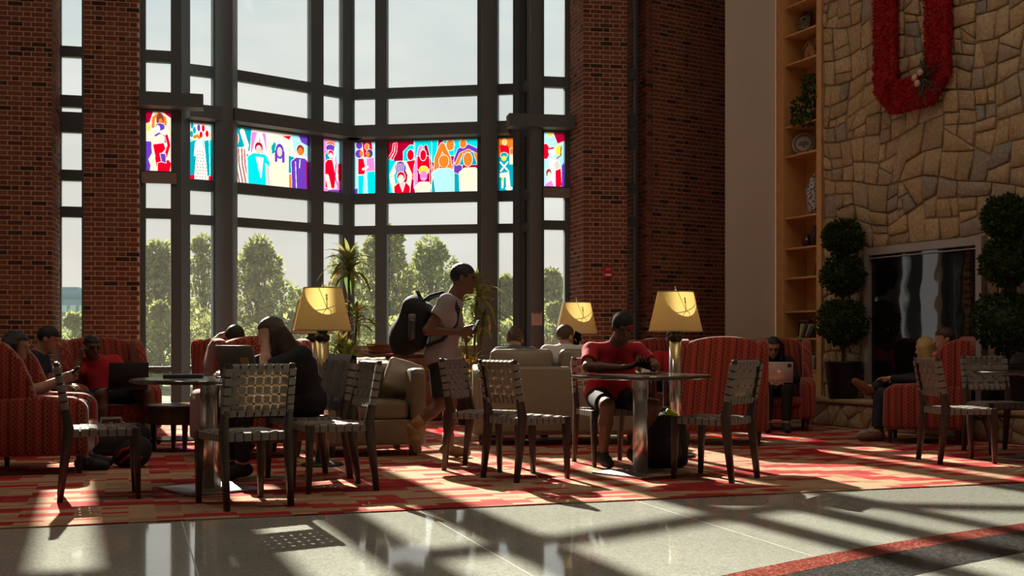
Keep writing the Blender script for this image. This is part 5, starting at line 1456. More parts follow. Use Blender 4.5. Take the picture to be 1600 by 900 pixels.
def add_hand(S, w, d, n, side, curl=.5, sc=1.0):
    """wrist, direction of the hand, palm normal; side +1/-1 puts the thumb on that side of the palm"""
    d = Vector(d).normalized(); n = (Vector(n) - d * Vector(n).dot(d)).normalized(); s = d.cross(n) * side
    L = [.040, .045, .042, .034]
    for i in range(4):
        o = (1.5 - i) * .0205 * sc
        kn = w + d * (.088 - .004 * abs(i - 1)) * sc + s * o
        S.cap(w + d * .012 + s * o * .6, .0155 * sc, kn, .0125 * sc, k=.012)
        p, dd, nn = kn, d, n
        for j in range(3):
            dd, nn = bend(nn, dd, curl * (.75, 1.0, .7)[j])
            q = p + dd * L[i] * (1.0, .68, .55)[j] * sc
            S.cap(p, (.0098 - .0008 * j) * sc, q, (.009 - .0008 * j) * sc, k=.004); p = q
    b0 = w + d * .025 * sc + s * .026 * sc
    t1 = b0 + (d * .55 + s * .62 + n * .35).normalized() * .042 * sc
    t2 = t1 + (d * .85 + s * .25 + n * .45).normalized() * .034 * sc
    S.cap(w + d * .015, .015 * sc, b0, .015 * sc, k=.012).cap(b0, .0135 * sc, t1, .0115 * sc, k=.008).cap(t1, .0105 * sc, t2, .009 * sc, k=.004)
def head_frame(J):
    q = J.get('hs', 1.0)
    L = Vector(J['look']).normalized(); U = V3(0, 0, 1); U = (U - L * U.dot(L)).normalized(); Sx = L.cross(U)
    M = Matrix((Sx, L, U)).transposed()
    return M, (lambda x, y, z: Vector(J['head']) + (Sx * x + L * y + U * z) * q)
def torso(S, J, g, k=.05):
    P, C, N = Vector(J['pelvis']), Vector(J['chest']), Vector(J['neck'])
    wh = (Vector(J['hipR']) - Vector(J['hipL'])).normalized(); ws = (Vector(J['shR']) - Vector(J['shL'])).normalized()
    f = J.get('fat', 1.0)
    S.cap(P - wh * .07, .103 * f + g, P + wh * .07, .103 * f + g, k=k)
    for s in (-1, 1):
        S.cap(P + wh * .055 * s, .095 * f + g, C + ws * .075 * s, .098 * f + g, k=k)
    sR, sL = Vector(J['shR']), Vector(J['shL'])
    S.cap(C + ws * .07, .095 * f + g, N * .6 + C * .4, .07 + g, k=k).cap(C - ws * .07, .095 * f + g, N * .6 + C * .4, .07 + g, k=k)
    S.cap(sR, .052 + g, N * .7 + C * .3, .055 + g, k=.04).cap(sL, .052 + g, N * .7 + C * .3, .055 + g, k=.04)
def lerp(a, b, t): return Vector(a) + (Vector(b) - Vector(a)) * t
def person(label, x, y, hd, J, skin, hair, shirt, legs, shoes, h=.0085, z=.008, sleeve=.55, leg_cut=.75, long_legs=False, long_sleeves=False, hair_style='short', eyes=False, socks=None, hands=True, name='person'):
    root = thing(name, label, 'person', (x, y, z), R(hd - 90))
    B = Solid()
    torso(B, J, 0)
    M, H = head_frame(J)
    # head and face
    hs = J.get('hs', 1.0)
    B.ell(H(0, -.012, .03), (.073 * hs, .092 * hs, .082 * hs), M, k=.02).ell(H(0, .022, -.045), (.055 * hs, .066 * hs, .066 * hs), M, k=.035)
    B.cap(H(0, .082, .018), .008, H(0, .104, -.018), .0135, k=.012).cap(H(-.03, .074, .036), .010, H(.03, .074, .036), .010, k=.015)
    B.cap(H(-.017, .081, -.058), .0085, H(.017, .081, -.058), .0085, k=.008).ell(H(0, .066, -.092), (.022, .02, .018), M, k=.02)
    for s in (-1, 1):
        B.ell(H(s * .031, .094, .016), (.016, .013, .010), M, k=.001, op='sub')
        B.ell(H(s * .075, -.008, -.002), (.010, .020, .032), M, k=.008)
    B.cap(H(0, -.02, -.05), .052 * hs, J['neck'], .062 * hs, k=.025)
    for s in 'RL':
        sh, el, wr = Vector(J['sh' + s]), Vector(J['el' + s]), Vector(J['wr' + s])
        B.cap(sh, .052, el, .040, k=.035).cap(el, .039, lerp(el, wr, .35), .040, k=.02).cap(lerp(el, wr, .35), .040, wr, .026, k=.02)
        if hands:
            hdn = J.get('hd' + s); d = Vector(hdn[0]) if hdn else (wr - el); n = Vector(hdn[1]) if hdn else V3(0, 0, -1)
            add_hand(B, wr, d, n, (1 if s == 'R' else -1) * (hdn[3] if hdn and len(hdn) > 3 else 1), hdn[2] if hdn else .35)
        hp, kn, an, to = Vector(J['hip' + s]), Vector(J['kn' + s]), Vector(J['an' + s]), Vector(J['to' + s])
        B.cap(hp, .083, kn, .056, k=.04).cap(kn, .054, lerp(kn, an, .35), .055, k=.025).cap(lerp(kn, an, .35), .055, an, .036, k=.025)
        B.cap(an, .036, an + (to - an) * .2 + V3(0, 0, -.03), .034, k=.02).cap(an + (to - an) * .1 + V3(0, 0, -.03), .034, to, .028, k=.02)
    link('body', B.mesh('body', h), skin, root)
    # shirt
    T = Solid(); torso(T, J, .010)
    for s in 'RL':
        sh, el, wr = Vector(J['sh' + s]), Vector(J['el' + s]), Vector(J['wr' + s])
        if long_sleeves:
            T.cap(sh, .064, el, .053, k=.035).cap(el, .052, lerp(el, wr, .92), .039, k=.02, cut='b')
        else:
            T.cap(sh, .066, lerp(sh, el, sleeve), .064, k=.035, cut='b')
    nk = Vector(J['neck']); up = (Vector(J['head']) - nk).normalized()
    T.ell(nk + up * .075, (.066, .066, .06), None, k=.01, op='sub')
    hem = Vector(J['pelvis']) + V3(0, 0, J.get('hem', -.05)); T.plane(hem, V3(0, 0, -1))
    link('shirt', T.mesh('shirt', h * 1.15), shirt, root)
    # shorts or trousers
    K = Solid(); P = Vector(J['pelvis']); wh = (Vector(J['hipR']) - Vector(J['hipL'])).normalized()
    K.cap(P - wh * .07, .116, P + wh * .07, .116, k=.04)
    K.cap(P + wh * .05 + V3(0, 0, .03), .11, P - wh * .05 + V3(0, 0, .03), .11, k=.04)
    for s in 'RL':
        hp, kn, an = Vector(J['hip' + s]), Vector(J['kn' + s]), Vector(J['an' + s])
        if long_legs:
            K.cap(hp, .095, kn, .069, k=.04).cap(kn, .068, lerp(kn, an, .9), .052, k=.02, cut='b')
        else:
            K.cap(hp, .097, lerp(hp, kn, leg_cut), .082, k=.04, cut='b')
    link('trousers' if long_legs else 'shorts', K.mesh('legwear', h * 1.15), legs, root)
    for s in 'RL':
        an, to = Vector(J['an' + s]), Vector(J['to' + s]); d = (to - an); dn = V3(0, 0, -1); dd = d - dn * d.dot(dn) if abs(d.normalized().z) < .8 else d
        F = Solid(); heel = an + V3(0, 0, -.035) - dd.normalized() * .03
        F.cap(heel, .044, lerp(heel, to, .55), .046, k=.02).cap(lerp(heel, to, .55), .046, to, .036, k=.02).cap(an + V3(0, 0, .015), .046, an + V3(0, 0, -.03), .046, k=.02, cut='a')
        link('shoe', F.mesh('shoe', h), shoes, root)
        if socks: MB().tube([lerp(J['kn' + s], an, .72), an], [.05, .046], 14).build('sock', socks, root, True)
    # hair
    if hair is not None:
        G = Solid()
        if hair_style in ('short', 'crop'):
            e = .010 if hair_style == 'short' else .003
            G.ell(H(0, -.014, .034), ((.073 + e) * hs, (.092 + e) * hs, (.083 + e) * hs), M, k=.02)
            G.box(H(0, .10, -.035), (.12, .075, .085), .0, M, k=.01, op='sub')
            G.plane(H(0, -.05, -.055), -(M @ V3(0, -.25, 1)))
            G.box(H(0, .02, -.06), (.12, .045, .075), .0, M, k=.01, op='sub')
        elif hair_style == 'long':
            G.ell(H(0, -.018, .032), (.088, .105, .094), M, k=.02)
            G.box(H(0, .10, -.05), (.066, .06, .105), .02, M, k=.01, op='sub')
            bk = -Vector(J['look']); bk = V3(bk.x, bk.y, 0).normalized()
            for sx in (-.07, -.035, 0, .035, .07):
                G.cap(H(sx, -.05, 0), .05, H(sx * 1.15, -.06, 0) + V3(0, 0, -.15) + bk * .03, .045, k=.03)
                G.cap(H(sx * 1.15, -.06, 0) + V3(0, 0, -.15) + bk * .03, .045, H(sx * 1.2, -.06, 0) + V3(0, 0, -.30) + bk * .05, .02, k=.03)
            for sx in (-.082, .082): G.cap(H(sx, .005, .02), .020, H(sx * 1.02, -.005, 0) + V3(0, 0, -.22), .014, k=.02)
            if 'hair_to' in J:
                for sx in (-.06, 0, .06): G.cap(H(sx, -.07, -.06), .045, Vector(J['hair_to']) + V3(sx, 0, 0), .022, k=.04)
        elif hair_style == 'bun':
            G.ell(H(0, -.018, .032), (.084, .102, .092), M, k=.02); G.box(H(0, .10, -.05), (.10, .065, .085), .01, M, k=.01, op='sub')
            G.ell(H(0, -.085, .085), (.035, .04, .035), M, k=.02).cap(H(0, -.10, .08), .03, H(0, -.15, -.02), .02, k=.02)
        link('hair', G.mesh('hair', h * 1.1), hair, root)
    if eyes:
        for s in (-1, 1): MB().ell(H(s * .031, .0775, .016), (.0125, .0125, .0125), 12, 8).build('eye', EYE, root, True)
    return root, M, H

def sit(**k):          # low, laid-back sitting in an armchair, facing +y
    J = dict(pelvis=(0, -.10, .45), chest=(0, -.17, .72), neck=(0, -.15, .86), head=(0, -.10, .99), look=(0, 1, -.1),
             shR=(.175, -.16, .82), shL=(-.175, -.16, .82), elR=(.27, .02, .60), elL=(-.27, .02, .60), wrR=(.14, .22, .60), wrL=(-.14, .22, .60),
             hipR=(.09, -.06, .44), hipL=(-.09, -.06, .44), knR=(.15, .40, .47), knL=(-.15, .40, .47), anR=(.15, .46, .09), anL=(-.15, .46, .09), toR=(.16, .62, .035), toL=(-.16, .62, .035))
    J.update(k); return J
NAVY = mat('navy_cotton', (0.012, 0.018, 0.045), .9, bump=.25, bscale=40)
RED_TEE = mat('red_cotton', (0.42, 0.012, 0.022), .85, bump=.25, bscale=30)
GREY_POLO = mat('grey_marl', (0.30, 0.27, 0.28), .9, var=.1, vscale=80, bump=.25, bscale=40)
DARK_TOP = mat('charcoal_knit', (0.016, 0.017, 0.02), .9, bump=.3, bscale=45)
JEANS = mat('dark_denim', (0.02, 0.025, 0.045), .9, bump=.2, bscale=90)
BOOT = mat('tan_suede', (0.26, 0.15, 0.07), .85, var=.2, vscale=25)
SNEAK = mat('black_mesh_shoe', (0.02, 0.02, 0.022), .7)
WHITE = mat('white_cotton', (0.62, 0.60, 0.58), .9, bump=.25, bscale=40)
TIGHTS = mat('black_leggings', (0.008, 0.008, 0.010), .8)

# walking man
J = dict(pelvis=(0, -.02, .87), chest=(0, .03, 1.19), neck=(0, .095, 1.385), head=(0, .172, 1.535), look=(.05, 1, -.10), hs=1.15, fat=1.14, hem=-.07,
         shR=(.175, .035, 1.335), shL=(-.175, .06, 1.335), elR=(.235, -.125, 1.09), elL=(-.23, -.03, 1.08), wrR=(.15, .13, 1.08), wrL=(-.09, .18, 1.10),
         hipR=(.09, -.03, .85), hipL=(-.09, -.01, .85), knR=(.10, -.01, .475), knL=(-.09, .05, .48), anR=(.11, -.255, .275), anL=(-.09, .03, .10), toR=(.11, -.215, .085), toL=(-.09, .195, .04),
         hdR=((-.25, 1, .10), (-1, -.3, .1), .75, -1), hdL=((.4, 1, .1), (1, -.4, 0), .75, -1))
walker, Mw, Hw = person('man in grey polo and black shorts striding past with a backpack', -.585, 10.1, 0, J, SKIN_DARK, HAIR_BLACK, GREY_POLO, BLACK_CLOTH, BOOT, h=.0075, hair_style='crop', eyes=True, leg_cut=.86, sleeve=.52)
for sd in 'RL':
    an = Vector(J['an' + sd]); MB().tube([an + (Vector(J['kn' + sd]) - an).normalized() * .11, an], [.052, .048], 16).build('boot_shaft', BOOT, walker, True)
MB().box((.10, .115, 1.28), (.012, .012, .15)).build('placket', mat('placket_dark', (.05, .05, .06), .8), walker)
o = rbox('smartphone', (0, 0, 0), (.075, .012, .15), .004, PHONE, None, None, 2); o.location = (-.585 + .265, 10.1 - .02, 1.125); o.rotation_euler = (R(-30), 0, R(-90 + 20)); tag(o, 'black phone in the walking man\'s hands', 'phone')
bp_ = thing('backpack', 'bulging black backpack on the walking man with a steel bottle in its side pocket', 'backpack', (-.585, 10.1, .85), R(-90))
S = Solid().box((0, -.25, .30), (.10, .07, .14), .07, Matrix.Rotation(R(-16), 3, 'X'), k=.02).ell((0, -.33, .20), (.165, .14, .17), k=.05).ell((0, -.24, .44), (.14, .10, .12), k=.05)
link('bag_body', S.mesh('bag_body', .010), BLACK_CLOTH, bp_)
S = Solid().ell((0, -.40, .17), (.12, .07, .13), k=.03); link('front_pocket', S.mesh('front_pocket', .010), mat('black_nylon', (.02, .02, .022), .6, bump=.2), bp_)
for s in (-1, 1):
    MB().tube([(s * .10, -.21, .47), (s * .12, -.10, .545), (s * .13, .0, .572), (s * .135, .08, .53), (s * .135, .135, .43), (s * .15, .115, .30), (s * .185, .0, .17), (s * .15, -.14, .12)], .016, 8).build('shoulder_strap', mat('strap_navy', (.02, .025, .05), .8), bp_, True)
MB().tube([(-.05, -.20, .53), (-.04, -.22, .58), (.04, -.22, .58), (.05, -.20, .53)], .014, 8).build('grab_handle', BLACK_CLOTH, bp_, True)
o = thing('flask', 'steel bottle in the side pocket of the walking man\'s backpack', 'bottle', (-.585 - .255, 10.1 - .185, 1.03), 0)
MB().lathe([(.034, 0), (.037, .01), (.037, .15), (.03, .165)], n=20).build('body', mat('dark_steel', (.12, .12, .12), .3, metal=.8), o, True); MB().lathe([(.031, .165), (.033, .17), (.033, .20), (.025, .21)], n=18).build('lid', mat('flask_lid', (.20, .18, .16), .5), o, True)
MB().lathe([(.02, 0), (.02, .006)], n=16).build('badge', mat('badge_white', (.5, .48, .46), .5), bp_, loc=(.17, -.27, .19), rot=(0, R(90), 0)); MB().lathe([(.017, 0), (.017, .008)], n=16).build('badge', mat('badge_red', (.4, .02, .02), .5), bp_, loc=(.17, -.27, .19), rot=(0, R(90), 0))

# man in red shirt and cap at the centre table
J = dict(pelvis=(0, 0, .56), chest=(0, .09, .82), neck=(-.005, .18, .985), head=(-.02, .265, 1.105), look=(.12, 1, -.42), hs=1.06, fat=1.13, hem=-.04,
         shR=(.20, .13, .925), shL=(-.20, .13, .925), elR=(.29, .30, .80), elL=(-.29, .29, .80), wrR=(.06, .44, .795), wrL=(-.19, .43, .80),
         hipR=(.10, .04, .545), hipL=(-.10, .04, .545), knR=(.19, .46, .505), knL=(-.21, .46, .49), anR=(.15, .27, .115), anL=(-.13, .22, .125), toR=(.155, .42, .045), toL=(-.14, .38, .04),
         hdR=((-1, .35, .15), (0, -.4, 1), .55, -1), hdL=((.9, .5, .2), (0, -.4, 1), .6, -1))
px_, M9, H9 = person('man in red T-shirt, black shorts and backward cap leaning on the table over a phone', .785, 9.64, -73, J, SKIN_DARK, None, RED_TEE, BLACK_CLOTH, SNEAK, h=.0075, eyes=True, sleeve=.70, leg_cut=.78)
S = Solid().ell(H9(0, -.014, .036), (.085, .103, .096), M9, k=.02).box(H9(0, .03, -.075), (.14, .16, .095), .0, M9, k=.01, op='sub'); S.cap(H9(-.05, -.085, .025), .014, H9(.05, -.085, .025), .014, k=.02).ell(H9(0, -.13, .01), (.07, .06, .012), M9, k=.02)
link('cap', S.mesh('cap', .007), mat('cap_black', (.012, .012, .014), .8), px_)
MB().box(H9(-.035, .080, .038), (.055, .02, .03), M9).build('cap_patch', mat('patch_red', (.35, .01, .015), .7), px_)
MB().ell((.0, .21, .84), (.030, .012, .016)).build('chest_print', mat('print_pale_pink', (.45, .25, .25), .7), px_)
MB().tube([Vector((-.185, .432, .80)) + Vector((math.cos(a) * .018, math.sin(a) * .030, math.sin(a) * .0 + math.cos(a) * .027)) for a in [i * 2 * math.pi / 14 for i in range(15)]], .004, 6).build('bracelet', PAPER, px_)
def local_pt(x, y, hd, p):
    a = R(hd - 90); q = rot_pt(p[0], p[1], a); return (x + q[0], y + q[1], p[2])
o = rbox('smartphone', (0, 0, 0), (.13, .010, .066), .004, PHONE, None, None, 2); o.location = local_pt(.785, 9.64, -73, (-.075, .525, .83)); o.rotation_euler = (R(-60), 0, R(-163)); tag(o, 'black phone held by the man in the cap', 'phone')

# long haired woman at the left table
J = dict(pelvis=(0, .0, .56), chest=(0, .07, .82), neck=(.01, .165, .955), head=(.025, .265, 1.05), look=(.12, 1, -.55), fat=.92, hem=-.13, hair_to=(.0, -.07, .72),
         shR=(.165, .11, .90), shL=(-.165, .11, .90), elR=(.20, .40, .80), elL=(-.10, .36, .80), wrR=(.12, .52, .79), wrL=(-.03, .335, 1.0),
         hipR=(.09, .03, .545), hipL=(-.09, .03, .545), knR=(.28, .42, .52), knL=(.06, .45, .52), anR=(.46, .42, .10), anL=(.22, .40, .10), toR=(.52, .55, .04), toL=(.26, .55, .04),
         hdR=((-.3, 1, -.05), (0, 0, -1), .3), hdL=((.2, -.05, 1), (.6, -.7, 0), .95, -1))
girl, Mg, Hg = person('long haired woman in dark top resting her forehead on her hand at the laptop table', -1.50, 8.62, 215, J, SKIN_LIGHT, HAIR_BROWN, DARK_TOP, TIGHTS, SNEAK, h=.0075, hair_style='long', long_legs=True, sleeve=.9)
def laptop(label, x, y, z, hd, lid_mat, w=.31, d=.215, open_=105, deck=None):
    t = thing('laptop', label, 'laptop', (x, y, z), R(hd - 90))
    rbox('keyboard_deck', (0, -d / 2, .008), (w, d, .014), .003, deck or lid_mat, t, None, 1)
    M = Matrix.Rotation(R(open_ - 90) * -1, 3, 'X')
    lid = MB(); o = rbox('lid', tuple(M @ V3(0, 0, d / 2) + V3(0, 0, .016)), (w, .008, d), .003, lid_mat, t, M, 1)
    MB().box(tuple(M @ V3(0, -.0045, d / 2) + V3(0, 0, .016)), (w - .02, .002, d - .02), M).build('screen', mat('screen_dim', (.05, .06, .08), .2), o)
    return t, o, M
# laptop sits with its user on the -y side of the lid
lt, lid, Ml = laptop('silver grey laptop with a tan sticker on the left round table', -1.90, 8.22, .758, 35, mat('laptop_grey', (.20, .19, .18), .45, metal=.4), open_=108)
lt.rotation_euler = (0, 0, R(158))
MB().box(tuple(Ml @ V3(-.07, .0055, .075) + V3(0, 0, .016)), (.07, .002, .11), Ml).build('sticker', mat('sticker_tan', (.62, .40, .14), .7), lid)

# man in red leaning on his fist
J = sit(pelvis=(0, -.08, .45), chest=(.05, -.10, .70), neck=(.12, -.05, .83), head=(.165, .02, .945), look=(-.15, 1, -.25), shR=(.25, -.05, .77), shL=(-.09, -.10, .80), elR=(.36, .08, .635), elL=(-.24, .10, .58), wrR=(.285, .05, .835), wrL=(-.14, .30, .56), fat=1.05,
        knR=(.19, .46, .50), knL=(-.24, .48, .50), anR=(.20, .44, .10), anL=(-.27, .44, .10), toR=(.22, .60, .04), toL=(-.30, .60, .04), hdR=((-.08, .05, 1), (-1, 0, 0), 1.1), hdL=((.2, 1, 0), (0, 0, -1), .3))
pm, Mp3, Hp3 = person('man in red T-shirt and glasses leaning on his fist behind a black laptop', -4.02, 11.75, -55, J, SKIN_DARK, HAIR_BLACK, RED_TEE, BLACK_CLOTH, SNEAK, h=.008, hair_style='crop', eyes=True, leg_cut=.72, sleeve=.6, socks=mat('grey_sock', (.15, .15, .15), .9))
def glasses(H, M, parent):
    mb = MB()
    for s in (-1, 1):
        mb.tube([H(s * .033 + .024 * math.cos(a), .094, .014 + .017 * math.sin(a)) for a in [i * 2 * math.pi / 14 for i in range(15)]], .0025, 5)
        mb.tube([H(s * .057, .092, .018), H(s * .078, .0, .016)], .0025, 5)
    mb.tube([H(-.010, .096, .018), H(.010, .096, .018)], .0025, 5)
    mb.build('glasses', BLACK, parent)
glasses(Hp3, Mp3, pm)
q = local_pt(-4.02, 11.75, -55, (-.02, .58, .545)); laptop('black laptop on the knees of the man leaning on his fist', q[0], q[1], q[2], -60, mat('laptop_black', (.012, .012, .014), .5), .37, .25, 100)

# black haired woman in the near left armchair, man in navy behind her
J = sit(head=(0, -.05, .955), neck=(0, -.11, .83), chest=(0, -.15, .70), shR=(.16, -.12, .79), shL=(-.16, -.12, .79), look=(.1, 1, -.35), elR=(.22, .05, .60), wrR=(.06, .26, .70), wrL=(-.05, .27, .70), elL=(-.22, .05, .60), fat=.9, hdR=((-.2, 1, .3), (-1, 0, .2), .6, -1), hdL=((.2, 1, .3), (1, 0, .2), .6, -1))
person('black haired woman sunk in the near left armchair over her phone', -3.80, 9.18, 14, J, SKIN_TAN, HAIR_BLACK, mat('plum_top', (.05, .018, .04), .9), JEANS, SNEAK, h=.009, hair_style='long', long_legs=True)
o = rbox('smartphone', (0, 0, 0), (.075, .012, .145), .004, PHONE, None, None, 2); o.location = local_pt(-3.80, 9.18, 14, (0, .36, .755)); o.rotation_euler = (R(-40), 0, R(14 - 90)); tag(o, 'dark phone held by the black haired woman', 'phone')
J = sit(head=(0, .10, 1.02), neck=(0, .01, .90), chest=(0, -.05, .74), shR=(.18, -.02, .85), shL=(-.18, -.02, .85), look=(0, 1, -.4))
pn, _, _ = person('man in navy T-shirt with gold lettering bending forward behind the black haired woman', -4.32, 10.74, 5, J, SKIN_TAN, HAIR_BLACK, NAVY, JEANS, SNEAK, h=.010, hair_style='short', long_legs=True)
mbx = MB()
for k, wd in enumerate((.03, .018, .026, .022)): mbx.box((.150 + .004 * k, -.045 + .035 * k, .71), (.006, wd, .035 - .008 * (k % 2)))
mbx.build('lettering', mat('gold_print', (.55, .38, .04), .7), pn)
# head over the armchair behind the long haired woman
J = sit(head=(-.12, .02, 1.02), neck=(-.06, -.05, .88), look=(0, 1, -.2), elL=(-.36, .02, .80), wrL=(-.30, .06, 1.0), hdL=((.7, .1, .7), (1, 0, -.3), .5))
person('dark haired person reclining in the armchair seen from behind, one hand raised', -2.30, 10.32, 120, J, SKIN_TAN, HAIR_BLACK, mat('grey_tee', (.12, .12, .12), .9), JEANS, SNEAK, h=.010, long_legs=True)
# two people on the loveseat
J = sit(pelvis=(0, -.10, .54), chest=(0, -.14, .80), neck=(0, -.08, .93), head=(.01, .0, 1.01), look=(.25, 1, -.55), shR=(.16, -.12, .88), shL=(-.16, -.12, .88), hipR=(.09, -.06, .53), hipL=(-.09, -.06, .53), knR=(.12, .40, .52), knL=(-.12, .40, .52), fat=.9)
person('woman with tied-back light brown hair on the loveseat, head bowed', .02, 11.85, 95, J, SKIN_LIGHT, mat('hair_light_brown', (.08, .042, .02), .45, bump=.6, bscale=150), mat('slate_top', (.10, .11, .13), .9), JEANS, SNEAK, h=.010, hair_style='bun', long_legs=True)
J = sit(pelvis=(0, -.10, .54), chest=(0, -.15, .81), neck=(0, -.13, .95), head=(.01, -.09, 1.045), look=(.75, .7, -.15), shR=(.18, -.13, .90), shL=(-.18, -.13, .90), elR=(.27, .02, .80), wrR=(.155, .0, .965), hipR=(.09, -.06, .53), hipL=(-.09, -.06, .53), knR=(.15, .40, .52), knL=(-.15, .40, .52), hdR=((-.3, -.15, 1), (-1, 0, -.2), .6))
person('fair haired man in a pale shirt talking on a phone on the loveseat', .52, 11.85, 93, J, SKIN_LIGHT, HAIR_FAIR, WHITE, JEANS, SNEAK, h=.009, hair_style='short', long_legs=True)
o = rbox('smartphone', (0, 0, 0), (.012, .075, .15), .004, PHONE, None, None, 2); o.location = local_pt(.52, 11.85, 93, (.125, -.075, 1.035)); o.rotation_euler = (R(25), R(-15), R(45)); tag(o, 'black phone at the ear of the fair haired man', 'phone')
# person beyond the lamp
J = sit(head=(0, -.06, 1.03), look=(-.1, 1, -.2))
pg, Mg2, Hg2 = person('dark haired person with headphones in the armchair beyond the floor lamp', 2.02, 14.6, -80, J, SKIN_DARK, HAIR_BLACK, RED_TEE, JEANS, SNEAK, h=.010, long_legs=True)
mb = MB().tube([Hg2(.092 * math.cos(a), -.01, .03 + .10 * math.sin(a)) for a in [math.pi * i / 12 for i in range(13)]], .008, 7)
for s in (-1, 1): mb.ell(Hg2(s * .09, -.008, 0), (.018, .03, .035))
mb.build('headphones', mat('headphone_grey', (.2, .2, .2), .3), pg, True)
# woman with the silver laptop
J = sit(head=(.02, .07, .93), neck=(.01, -.04, .81), chest=(0, -.12, .68), shR=(.15, -.08, .77), shL=(-.15, -.08, .77), look=(.05, 1, -.45), fat=.88, elR=(.22, .12, .58), elL=(-.22, .12, .58), wrR=(.10, .33, .57), wrL=(-.10, .33, .57), knR=(.10, .44, .47), knL=(-.11, .44, .47), anR=(.10, .50, .09), anL=(-.10, .50, .09), toR=(.11, .66, .035), toL=(-.11, .66, .035))
pw, Mw2, Hw2 = person('woman in black with glasses typing on a silver laptop in an armchair', 3.02, 13.55, -100, J, SKIN_TAN, HAIR_BLACK, TIGHTS, TIGHTS, SNEAK, h=.009, hair_style='long', long_legs=True, long_sleeves=True, eyes=True)
glasses(Hw2, Mw2, pw)
q = local_pt(3.02, 13.55, -100, (-.02, .46, .555)); lt2, lid2, Ml2 = laptop('silver laptop with white fruit logo on the lap of the woman in black', q[0], q[1], q[2], -100, SILVER, .31, .215, 98)
lgo = MB()
for (a, b, r) in ((-.008, 0, .014), (.008, 0, .014), (-.006, -.008, .012), (.006, -.008, .012)): lgo.ell(tuple(Ml2 @ V3(a, .0045, .11 + b) + V3(0, 0, .016)), (r, .002, r * 1.05), 14, 8)
lgo.ell(tuple(Ml2 @ V3(.006, .0045, .133) + V3(0, 0, .016)), (.004, .002, .008), 8, 6, Matrix.Rotation(.5, 3, 'Y'))
lgo.build('logo', mat('logo_white', (.85, .83, .8), .4), lid2, True)
MB().lathe([(.024, 0), (.024, .002)], n=20).build('sticker', mat('sticker_black', (.05, .02, .02), .6), lid2, loc=tuple(Ml2 @ V3(-.115, .0045, .175) + V3(0, 0, .016)), rot=(R(90 - 8), 0, 0))
MB().lathe([(.016, 0), (.016, .003)], n=20).build('sticker', mat('sticker_red', (.4, .03, .03), .6), lid2, loc=tuple(Ml2 @ V3(-.115, .0045, .175) + V3(0, 0, .016)), rot=(R(90 - 8), 0, 0))
# couple by the fireplace
J = sit(pelvis=(-.10, -.10, .45), chest=(-.09, -.20, .74), neck=(-.06, -.22, .89), head=(-.03, -.18, 1.02), look=(-.35, 1, -.12), shR=(.08, -.22, .85), shL=(-.25, -.20, .85), elL=(-.30, .05, .62), wrL=(-.12, .33, .63), elR=(.20, -.05, .66), wrR=(.05, .30, .62), hipR=(-.01, -.06, .44), hipL=(-.19, -.06, .44), knR=(.05, .38, .55), knL=(-.20, .40, .47), anR=(-.15, .54, .53), anL=(-.2, .44, .09), toR=(-.20, .66, .60), toL=(-.2, .6, .035))
person('man with swept dark hair sitting with ankle on knee beside the fireplace', 4.15, 11.85, 158, J, SKIN_LIGHT, HAIR_BROWN, DARK_TOP, JEANS, mat('brown_shoe', (.16, .06, .03), .5), h=.009, long_legs=True, long_sleeves=True)
J = sit(pelvis=(.16, -.05, .45), chest=(.18, -.10, .70), neck=(.21, -.10, .83), head=(.27, .02, .925), look=(.6, 1, -.25), shR=(.32, -.10, .79), shL=(.04, -.10, .79), hipR=(.23, -.02, .44), hipL=(.09, -.02, .44), knR=(.22, .44, .47), knL=(.08, .44, .47), anR=(.22, .48, .09), anL=(.08, .48, .09), toR=(.23, .64, .035), toL=(.08, .64, .035), elR=(.36, .08, .60), elL=(.04, .08, .60), wrR=(.24, .28, .60), wrL=(.12, .28, .60), fat=.88)
person('woman with long blond hair sharing the fireplace armchair', 4.15, 11.85, 158, J, SKIN_LIGHT, mat('hair_blond', (.42, .28, .10), .4, bump=.6, bscale=150), mat('olive_top', (.10, .10, .08), .9), JEANS, mat('pale_shoe', (.4, .38, .36), .7), h=.010, hair_style='long', long_legs=True, long_sleeves=True)

# ------------------------------------------------------------------ bags on the floor
t = thing('backpack', 'upright black backpack with lime green tab under the round table', 'backpack', (1.22, 9.38, .008), R(12))
S = Solid().box((0, 0, .20), (.11, .05, .15), .05, Matrix.Rotation(R(-8), 3, 'X'), k=.02).ell((0, 0, .16), (.17, .12, .16), k=.05).ell((0, .02, .36), (.12, .09, .08), k=.05); link('bag_body', S.mesh('bag_body', .011), BLACK_CLOTH, t)
S = Solid().ell((0, -.09, .14), (.11, .06, .11), k=.02); link('front_pocket', S.mesh('front_pocket', .011), MATS['black_nylon'], t)
MB().tube([(-.03, .02, .43), (-.02, .02, .47), (.03, .02, .47), (.04, .02, .43)], .009, 7).build('grab_handle', BLACK_CLOTH, t, True)
S = Solid().box((.03, -.03, .41), (.04, .012, .03), .012, Matrix.Rotation(.5, 3, 'Y'), k=.01); link('lime_tab', S.mesh('lime_tab', .007), mat('lime_nylon', (.30, .45, .03), .7), t)
t = thing('duffel_bag', 'black and grey duffel bag on the carpet by the drum table', 'bag', (-3.55, 10.45, .008), R(20))
S = Solid().cap((-.20, 0, .15), .13, (.20, 0, .15), .13, k=.03).box((0, 0, .07), (.24, .10, .03), .04, None, k=.05); link('bag_body', S.mesh('bag_body', .012), BLACK_CLOTH, t)
for s in (-1, 1): MB().tube([(-.1, s * .10, .2), (-.08, s * .07, .32), (.08, s * .07, .32), (.1, s * .10, .2)], .011, 7).build('handle', mat('grey_web', (.2, .2, .19), .8), t, True)
